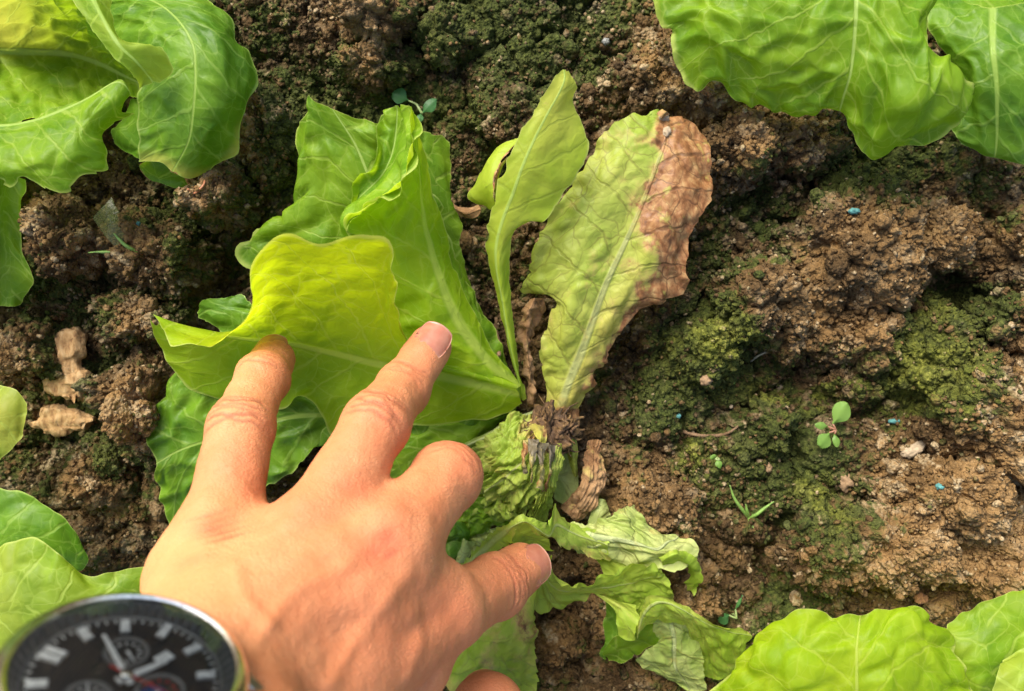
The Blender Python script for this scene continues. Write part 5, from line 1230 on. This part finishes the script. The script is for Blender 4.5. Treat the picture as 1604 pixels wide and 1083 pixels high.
lump('pebble', 949, 66, 6, 5, 1.6, M_PEBG, 'small smooth grey pebble on the mossy ground', 'pebble', 'pebbles on the soil')
lump('pebble', 1432, 705, 22, 9, 2.4, M_PEBW, 'pale pinkish elongated stone by the broad light brown clod', 'pebble', 'pebbles on the soil', ang=.45, amp=.3)
lump('pebble', 1440, 935, 11, 9, 2.4, simple('pebble_rust', (.26, .12, .05), .9), 'rusty brown pebble above the light yellow green lettuce', 'pebble', 'pebbles on the soil')
lump('pebble', 1145, 637, 3, 3, .9, M_PEBW, 'tiny white stone near the twig', 'pebble', 'pebbles on the soil')
lump('pebble', 1040, 186, 8, 7, 1.4, M_PEBW, 'white grain stuck near the brown leaf tip', 'pebble', 'pale grains on the leaf', sub=2)
lump('pebble', 1044, 207, 7, 8, 1.3, M_PEBW, 'white grain on the brown part of the leaf', 'pebble', 'pale grains on the leaf', sub=2)
M_CHIP = NT('wood_chip')
def chipmat(m):
    pos = m.n('TexCoord').outputs['Object']
    mp = m.n('Mapping'); m.put(mp.inputs[0], pos); mp.inputs['Scale'].default_value = (1, .35, 1)
    n = m.noise(mp.outputs[0], 500, 5, .65).outputs[0]
    col = m.ramp(n, [(.3, (.20, .095, .035)), (.48, (.46, .27, .11)), (.68, (.62, .42, .21))])
    return m.done(m.bsdf(Base_Color=col, Roughness=.85, Normal=m.bump(n, .8, .0015)).outputs[0])
M_CHIP = chipmat(M_CHIP)
def chip(px_, py_, L, w, th, ang, label):
    g = ground(px_, py_); s = (H - g[2]) / F
    nr_, nc_ = 50, 30
    T_, A = np.meshgrid(np.linspace(-1, 1, nr_), np.linspace(0, 2 * np.pi, nc_ + 1)[:-1], indexing='ij')
    prof = np.clip(1 - np.abs(T_) ** 6, 0, 1) ** .5 * (.72 + .5 * noise(np.stack([T_.ravel() * 2.3 + px_, np.sign(np.cos(A)).ravel() * 3, 0 * A.ravel()], 1), 1220).reshape(T_.shape))
    x = T_ * L * s; y = np.cos(A) * w * s * prof; z = np.sign(np.sin(A)) * np.abs(np.sin(A)) ** .5 * th * .55 * (.6 + .4 * prof)
    q = np.stack([x, y, z], -1).reshape(-1, 3)
    q += (np.stack([fbm(q / 4 + 3.3 * k + px_, 4, 1200 + k) for k in range(3)], 1)) * np.array([1.6, 1.0, .9])
    q += 1.1 * noise(q / np.array([7, 1.0, 1.4]), 1210)[:, None] * np.array([0, .5, 1]) + np.stack([2.2 * noise(np.stack([y.ravel() / 1.3, 0 * y.ravel(), 0 * y.ravel()], 1), 1230) * (np.abs(T_.ravel()) > .8), 0 * y.ravel(), 0 * y.ravel()], 1)
    ca, sa = math.cos(ang), math.sin(ang)
    q = q @ np.array([[ca, -sa, 0], [sa, ca, 0], [0, 0, 1]]).T
    Fq = [tuple(f) for f in grid_faces(nr_, nc_, True)] + [tuple(range(nc_))[::-1], tuple((nr_ - 1) * nc_ + i for i in range(nc_))]
    o = make_mesh('wood_chip', q + g + np.array([0, 0, th * .45]), Fq, M_CHIP)
    return tag(o, label, 'wood chip', 'wood chips on the soil')
chip(112, 575, 54, 33, 7.5, math.radians(-76), 'upright rough light brown wood chip lying on the soil')
chip(106, 662, 44, 24, 7.0, math.radians(2), 'orange brown oval wood chip lying level beside a grey mossy lump')
M_TWIG = simple('twig', (.20, .12, .06), .8)
def strand(name, pts, r, mat, label, cat, lift=1.0):
    q = [ground(*p) + np.array([0, 0, lift]) for p in pts]
    V, Fq = tube(q, r); V = V + .12 * noise(V / 1.3, 1300)[:, None]
    return tag(make_mesh(name, V, Fq, mat), label, cat)
strand('twig', [(1070, 676), (1095, 682), (1125, 682), (1145, 675), (1165, 658)], [.9, .7, .75, .5, .3], M_TWIG, 'thin dark brown twig lying on reddish soil', 'twig')
strand('root_thread', [(295, 297), (304, 304), (314, 297), (320, 290), (322, 284)], [.35, .4, .35], simple('root_thread', (.42, .17, .08), .6), 'thin reddish bent root thread on the dark soil', 'root', .6)
strand('straw', [(1175, 566), (1186, 558), (1198, 552)], [.5, .4, .35], simple('straw', (.5, .45, .3), .6), 'short pale straw bit on the mossy soil', 'straw', .8)
strand('straw', [(778, 498), (780, 530), (782, 556)], [.9, 1.0, .8], M_TWIG, 'brown dead stalk between the fresh leaf and the folded leaf', 'stalk', 3.0)
for (x, y, w_, h_, l) in ((1338, 331, 8, 5, 'turquoise fertiliser granule on top of the largest clod'), (217, 351, 4, 4, 'turquoise granule beside the clear plastic scrap'), (1472, 762, 6, 5, 'turquoise granule in a crack by the light brown mound'), (1400, 660, 9, 4, 'turquoise granule near the pale elongated stone'), (1063, 652, 4, 4, 'turquoise granule on the dark moss near the twig')):
    lump('fertiliser_granule', x, y, w_, h_, 1.3, M_TURQ, l, 'granule', 'turquoise granules', sub=2, amp=.35, freq=2.5)
# dry curled petal-like leaf bits
def bit(pts, label):
    gz = [[ground(*p)[2] for p in c] for c in pts]
    z = float(np.max(gz))
    o = leaf([[(x, y, z + 1 + (2.0 if i == 1 else .4)) for x, y in c] for i, c in enumerate(pts)], M_DRY, None, name='dry_leaf_bit', nr=26, nc=16, ruffle=.5, crumple=.5, ribw=.3)
    tag(o, label, 'dry leaf', 'dry leaf bits')
bit([[(709, 318), (722, 326), (748, 322)], [(712, 326), (728, 334), (752, 328)], [(720, 338), (735, 342), (750, 336)]], 'curled dry orange brown leaf bit between fresh and folded leaf')
bit([[(1028, 178), (1034, 172)], [(1034, 184), (1042, 176)], [(1040, 190), (1050, 180)]], 'dry leaf bit at the brown leaf tip')
# scrap of clear plastic
def plastic():
    m = NT('clear_plastic')
    tr = m.n('BsdfTransparent'); tr.inputs[0].default_value = (.85, .88, .66, 1)
    nz = m.noise(m.n('TexCoord').outputs['Object'], 90, 3).outputs[0]
    pb = m.bsdf(Base_Color=m.mix(nz, (.10, .12, .04), (.26, .28, .12)), Roughness=.3, Normal=m.bump(nz, .5, .003))
    mx = m.n('MixShader'); m.put(mx.inputs[0], 0.38); m.t.links.new(tr.outputs[0], mx.inputs[1]); m.t.links.new(pb.outputs[0], mx.inputs[2])
    mat = m.done(mx.outputs[0])
    zc = max(ground(180, 350)[2], ground(165, 340)[2], ground(195, 375)[2]) - 2.2
    cv = [[(145, 342, zc), (160, 326, zc + 1), (176, 312, zc)], [(165, 370, zc + 2), (178, 352, zc + 3), (192, 334, zc + 2)], [(186, 392, zc), (198, 374, zc + 1), (208, 356, zc)]]
    o = leaf(cv, mat, None, name='plastic_scrap', nr=24, nc=24, ruffle=.6, puff=.1)
    tag(o, 'clear greenish plastic scrap lying between dark clods', 'plastic')
plastic()
# ------------------------------------------------------------------ wristwatch
def build_watch():
    root = empty('wristwatch')
    ta = math.radians(18.0)                       # the watch has slipped round the wrist a little
    D2 = nrm(DORS * math.cos(ta) + SIDE * math.sin(ta)); S2 = nrm(SIDE * math.cos(ta) - DORS * math.sin(ta))
    tb = math.radians(13.0); D3 = nrm(D2 * math.cos(tb) - FDIR * math.sin(tb)); F2 = nrm(FDIR * math.cos(tb) + D2 * math.sin(tb)); D2 = D3
    Mx = Matrix(((-S2[0], F2[0], D2[0]), (-S2[1], F2[1], D2[1]), (-S2[2], F2[2], D2[2]))).to_4x4()
    C = W(200, 1050, 180.5) - D2 * 27.0
    root.matrix_world = Matrix.Translation([c * MM for c in C]) @ Mx      # local x: twelve o'clock, local y: towards the elbow, local z: out of the dial
    tag(root, 'steel chronograph wristwatch with black dial and white markers worn on the wrist', 'watch')
    steel = simple('watch_steel', (.72, .70, .66), .2, 1.0); steel_b = simple('watch_steel_brushed', (.50, .49, .46), .38, 1.0)
    dark = simple('watch_black', (.018, .018, .02), .35); white = simple('watch_marker_white', (.78, .78, .74), .35); red = simple('watch_red', (.55, .03, .03), .4); blue = simple('watch_blue', (.03, .08, .22), .3); grey = simple('watch_ring_grey', (.16, .16, .155), .35)
    def dialmat():
        m = NT('watch_dial'); tc = m.n('TexCoord').outputs['Object']
        w = m.n('TexWave'); m.put(w.inputs[0], tc); w.inputs['Scale'].default_value = 420
        col = m.mix(w.outputs[0], (.012, .012, .013), (.032, .032, .034))
        return m.done(m.bsdf(Base_Color=col, Roughness=.38).outputs[0])
    dial = dialmat()
    def part(name, V, Fq, mat, parent=None, smooth=True):
        o = make_mesh(name, V, Fq, mat, None, smooth=smooth)
        o.parent = parent or root
        if smooth:
            try: o.data.set_sharp_from_angle(angle=math.radians(35))
            except Exception: pass
        return o
    def lathe(prof, n=96, c=(0, 0)):
        A = np.linspace(0, 2 * np.pi, n + 1)[:-1]
        V = np.array([[(c[0] + r * math.cos(a), c[1] + r * math.sin(a), z) for a in A] for r, z in prof]).reshape(-1, 3)
        return V, grid_faces(len(prof), n, True)
    def boxm(L, w, t, x0, z0, ang, c=(0, 0), taper=1.0, bev=.18):
        """bar along radius: from x0 to x0+L, bevelled top"""
        b = min(bev, w * .3, t * .6)
        V = []
        for z, e in ((z0, 0), (z0 + t - b, 0), (z0 + t, b)):
            for x, s in ((x0 + e, 1), (x0 + L - e, taper)):
                V += [(x, -w / 2 * s + e, z), (x, w / 2 * s - e, z)]
        V = np.array(V)
        Fq = [(0, 1, 3, 2)]
        for k in (0, 4):
            Fq += [(k, k + 1, k + 5, k + 4), (k + 1, k + 3, k + 7, k + 5), (k + 3, k + 2, k + 6, k + 7), (k + 2, k, k + 4, k + 6)]
        Fq.append((8, 9, 11, 10))
        ca, sa = math.cos(ang), math.sin(ang)
        R_ = np.array([[ca, -sa, 0], [sa, ca, 0], [0, 0, 1]])
        return V @ R_.T + np.array([c[0], c[1], 0]), [f[::-1] for f in Fq]
    Z = 17.5
    part('case', *lathe([(0, Z - 1), (17, Z - 1), (20, Z + .5), (21.6, Z + 2.5), (22.0, Z + 5), (21.7, Z + 7.2), (21.0, Z + 8.0), (19.0, Z + 8.2)]), steel_b)
    part('bezel', *lathe([(21.3, Z + 7.6), (21.5, Z + 8.6), (21.0, Z + 9.6), (20.2, Z + 10.3), (19.3, Z + 10.6), (18.7, Z + 10.3), (18.5, Z + 9.2)]), steel)
    part('chapter_ring', *lathe([(18.6, Z + 9.6), (18.3, Z + 9.4), (17.0, Z + 7.2), (16.4, Z + 7.0)]), grey)
    V, Fq = lathe([(16.9, Z + 7.0), (8, Z + 7.0), (.01, Z + 7.0)]); part('dial', V, Fq, dial)
    zt = Z + 7.05
    for i in range(12):
        a = -i * math.pi / 6
        if i == 0:
            for o in (-.9, .9):
                part('hour_marker', *boxm(4.0, 1.2, .7, 11.8, zt, a, (-math.sin(a) * o, math.cos(a) * o)), white)
        else:
            part('hour_marker', *boxm(4.0 if i % 3 == 0 else 3.4, 1.7, .7, 12.2, zt, a), white)
    Vs, Fs = [], []
    for i in range(60):
        if i % 5:
            V, Fq = boxm(.9, .32, .12, 15.2, zt, -i * math.pi / 30); b0 = sum(len(v) for v in Vs); Vs.append(V); Fs += [tuple(j + b0 for j in f) for f in Fq]
    o = part('minute_track', np.vstack(Vs), Fs, white); o['kind'] = 'stuff'
    Vs, Fs = [], []
    for i in range(60):
        V, Fq = boxm(1.5, .5, .12, 0, 0, 0)
        t = (V[:, 0]) / 1.5; a = -i * math.pi / 30
        rr = 17.1 + 1.1 * t; z = Z + 7.45 + 1.8 * t + V[:, 2]
        V = np.stack([rr * math.cos(a) - V[:, 1] * math.sin(a), rr * math.sin(a) + V[:, 1] * math.cos(a), z], 1)
        b0 = sum(len(v) for v in Vs); Vs.append(V); Fs += [tuple(j + b0 for j in f) for f in Fq]
    o = part('chapter_ticks', np.vstack(Vs), Fs, steel_b); o['kind'] = 'stuff'
    for (cx, cy, r, hand_a, mt) in ((-6.6, 0, 4.4, 1.2, white), (3.3, -6.2, 4.0, 2.5, white), (3.3, 6.2, 4.0, -1.0, white)):
        s = part('subdial', *lathe([(r, zt), (r, zt + .35), (r - .8, zt + .35), (r - .9, zt + .05)], 48, (cx, cy)), grey)
        Vs, Fs = [], []
        for i in range(12):
            V, Fq = boxm(.7, .35, .15, r - 2.0, zt + .05, i * math.pi / 6, (cx, cy)); b0 = sum(len(v) for v in Vs); Vs.append(V); Fs += [tuple(j + b0 for j in f) for f in Fq]
        q = part('subdial_ticks', np.vstack(Vs), Fs, red if cx < 0 else white, s); q['kind'] = 'stuff'
        part('subdial_hand', *boxm(r - 1, .5, .2, 0, zt + .5, hand_a, (cx, cy), .5), mt, s)
    V, Fq = lathe([(2.3, zt + .2), (1.2, zt + .3), (.01, zt + .3)], 32, (-6.0, 1.2)); part('subdial_disc', V, Fq, blue)
    part('date_window', *boxm(3.2, 2.4, .3, 7.0, zt, -math.radians(112)), white)
    part('minute_hand', *boxm(13.6, 1.3, .35, -2.2, zt + 1.1, -math.radians(40), taper=.55), white)
    part('hour_hand', *boxm(9.6, 1.8, .35, -1.6, zt + .6, -math.radians(122), taper=.6), white)
    part('second_hand', *boxm(15.0, .45, .25, -3.5, zt + 1.6, math.radians(172), taper=.5), red)
    part('hand_cap', *lathe([(1.2, zt + .5), (1.2, zt + 2.0), (.8, zt + 2.2), (.01, zt + 2.2)], 24), steel)
    def glass():
        m = NT('watch_crystal')
        gl = m.n('BsdfGlossy'); gl.inputs['Roughness'].default_value = .02
        tr = m.n('BsdfTransparent'); tr.inputs[0].default_value = (.93, .95, .94, 1)
        fr = m.n('Fresnel'); fr.inputs[0].default_value = 1.6
        mx = m.n('MixShader'); m.t.links.new(fr.outputs[0], mx.inputs[0]); m.t.links.new(tr.outputs[0], mx.inputs[1]); m.t.links.new(gl.outputs[0], mx.inputs[2])
        return m.done(mx.outputs[0])
    V, Fq = lathe([(18.8, Z + 10.2), (17, Z + 10.45), (12, Z + 10.8), (6, Z + 11.0), (.01, Z + 11.05)]); part('crystal', V, Fq, glass())
    # crown and pushers on the finger side
    def knob(cx, cy, ang, prof, n=28, ridge=0):
        A = np.linspace(0, 2 * np.pi, n + 1)[:-1]
        V = []
        for r, x in prof:
            for j, a in enumerate(A):
                rr = r * (1 - ridge * (j % 2)); V.append((x, rr * math.cos(a), rr * math.sin(a)))
        V = np.array(V); ca, sa = math.cos(ang), math.sin(ang)
        V = V @ np.array([[ca, -sa, 0], [sa, ca, 0], [0, 0, 1]]).T + np.array([cx, cy, Z + 4])
        return V, grid_faces(len(prof), n, True)
    part('crown', *knob(0, 0, -math.pi / 2, [(1.2, 21), (1.2, 22.3), (2.9, 22.4), (3.0, 24.2), (2.4, 24.9), (.01, 25.0)], ridge=.06), steel)
    for s_ in (-1, 1):
        part('pusher', *knob(0, 0, -math.pi / 2 + s_ * .55, [(1.0, 20.6), (1.0, 22.4), (1.9, 22.5), (2.0, 23.8), (1.5, 24.2), (.01, 24.3)]), steel)
    for sx in (-1, 1):
        for sy in (-1, 1):
            prof = np.array([(14, Z + 6.5), (19, Z + 6.2), (23.5, Z + 3.5), (25.5, Z - 1.5), (23.0, Z - 1.8), (19.5, Z + .6), (14, Z + 1.0)])
            y0, y1 = (9.6, 12.6)
            V = np.array([(x * sx, y0 * sy, z) for x, z in prof] + [(x * sx, y1 * sy, z) for x, z in prof]); n = len(prof)
            Fq = [tuple(range(n)), tuple(range(2 * n - 1, n - 1, -1))] + [(i, i + n, (i + 1) % n + n, (i + 1) % n) for i in range(n)]
            if sx * sy < 0: Fq = [f[::-1] for f in Fq]
            o = part('lug', V, Fq, steel_b, smooth=False)
            bv = o.modifiers.new('bevel', 'BEVEL'); bv.width = .0005; bv.segments = 2
    # bracelet: links round the wrist
    ea, eb = 33.5, 22.0
    th = np.linspace(0, 2 * np.pi, 2000); ex = 3.0 * -1 + ea * np.sin(th) , eb * np.cos(th)
    s = np.r_[0, np.cumsum(np.hypot(np.diff(ex[0]), np.diff(ex[1])))]
    nl = 26
    base = []
    for i in range(nl):
        q = s[-1] * (i + .5) / nl; t = np.interp(q, s, th)
        if t < .62 or t > 2 * np.pi - .62: continue
        p = np.array([-3.0 + ea * math.sin(t), 0, eb * math.cos(t)]); tg = nrm([ea * math.cos(t), 0, -eb * math.sin(t)]); nn = np.array([-tg[2], 0, tg[0]])
        if nn @ (p - np.array([-3.0, 0, 0])) < 0: nn = -nn
        L = s[-1] / nl * .47
        V = []; Fq = []
        for (y0, y1, hz, lx) in ((-9.4, -4.3, 1.5, 1.0), (-4.0, 4.0, 1.9, .96), (4.3, 9.4, 1.5, 1.0)):
            b0 = len(V); bv = .5
            for z, e in ((-1.2, 0), (hz - bv, 0), (hz, bv)):
                for xx, yy in ((-1, 0), (1, 0), (1, 1), (-1, 1)):
                    V.append(p + tg * xx * (L * lx - e) + np.array([0, 1, 0]) * ((y0 + e) if yy == 0 else (y1 - e)) + nn * z)
            Fq += [(b0 + 3, b0 + 2, b0 + 1, b0)] + [(b0 + k * 4 + j, b0 + k * 4 + (j + 1) % 4, b0 + k * 4 + 4 + (j + 1) % 4, b0 + k * 4 + 4 + j) for k in (0, 1) for j in range(4)] + [(b0 + 8, b0 + 9, b0 + 10, b0 + 11)]
        part('bracelet_link', np.array(V), Fq, steel_b, smooth=False)
    return root
build_watch()

# ------------------------------------------------------------------ second hand: only a bent knuckle shows
def build_fist():
    k0 = W(764, 1116, 66)                       # the knuckle in view
    lo = k0 - np.array([60, 110, 50]); hi = k0 + np.array([75, 20, 60])
    f = Field(lo, hi, 1.2)
    for i, (dx, dz) in enumerate(((0, 0), (19, 2), (37, 0), (54, -4))):
        kn = k0 + np.array([dx, -(16.0 if i else 0) - 3.0 * i * i, dz]); mcp = kn + np.array([-2, -38, 22]); d1 = kn + np.array([-2, -6, -24]); tip = kn + np.array([-4, -26, -26])
        f.cone(mcp, kn, 13, 12.4, 2); f.cone(kn, d1, 12, 9, 2); f.cone(d1, tip, 9, 8, 2)
        f.cone(mcp, k0 + np.array([24 + dx * .3, -96, 20]), 12, 15, 8)
    f.cone(k0 + np.array([10, -80, 8]), k0 + np.array([-16, -46, -6]), 14, 10.5, 5); f.cone(k0 + np.array([-16, -46, -6]), k0 + np.array([0, -24, -22]), 10.5, 8.5, 2)
    V, Q = f.mesh(); V = relax(V, Q, 3, .5)
    red = .55 * np.exp(-((V - k0) ** 2).sum(1) / 300)
    o = make_mesh('person', V, Q, M_SKIN, attrs=dict(red=red, crease=0 * red, pale=0 * red))
    tag(o, 'bent bare knuckle of a second hand beside the collapsed leaf', 'person')
build_fist()
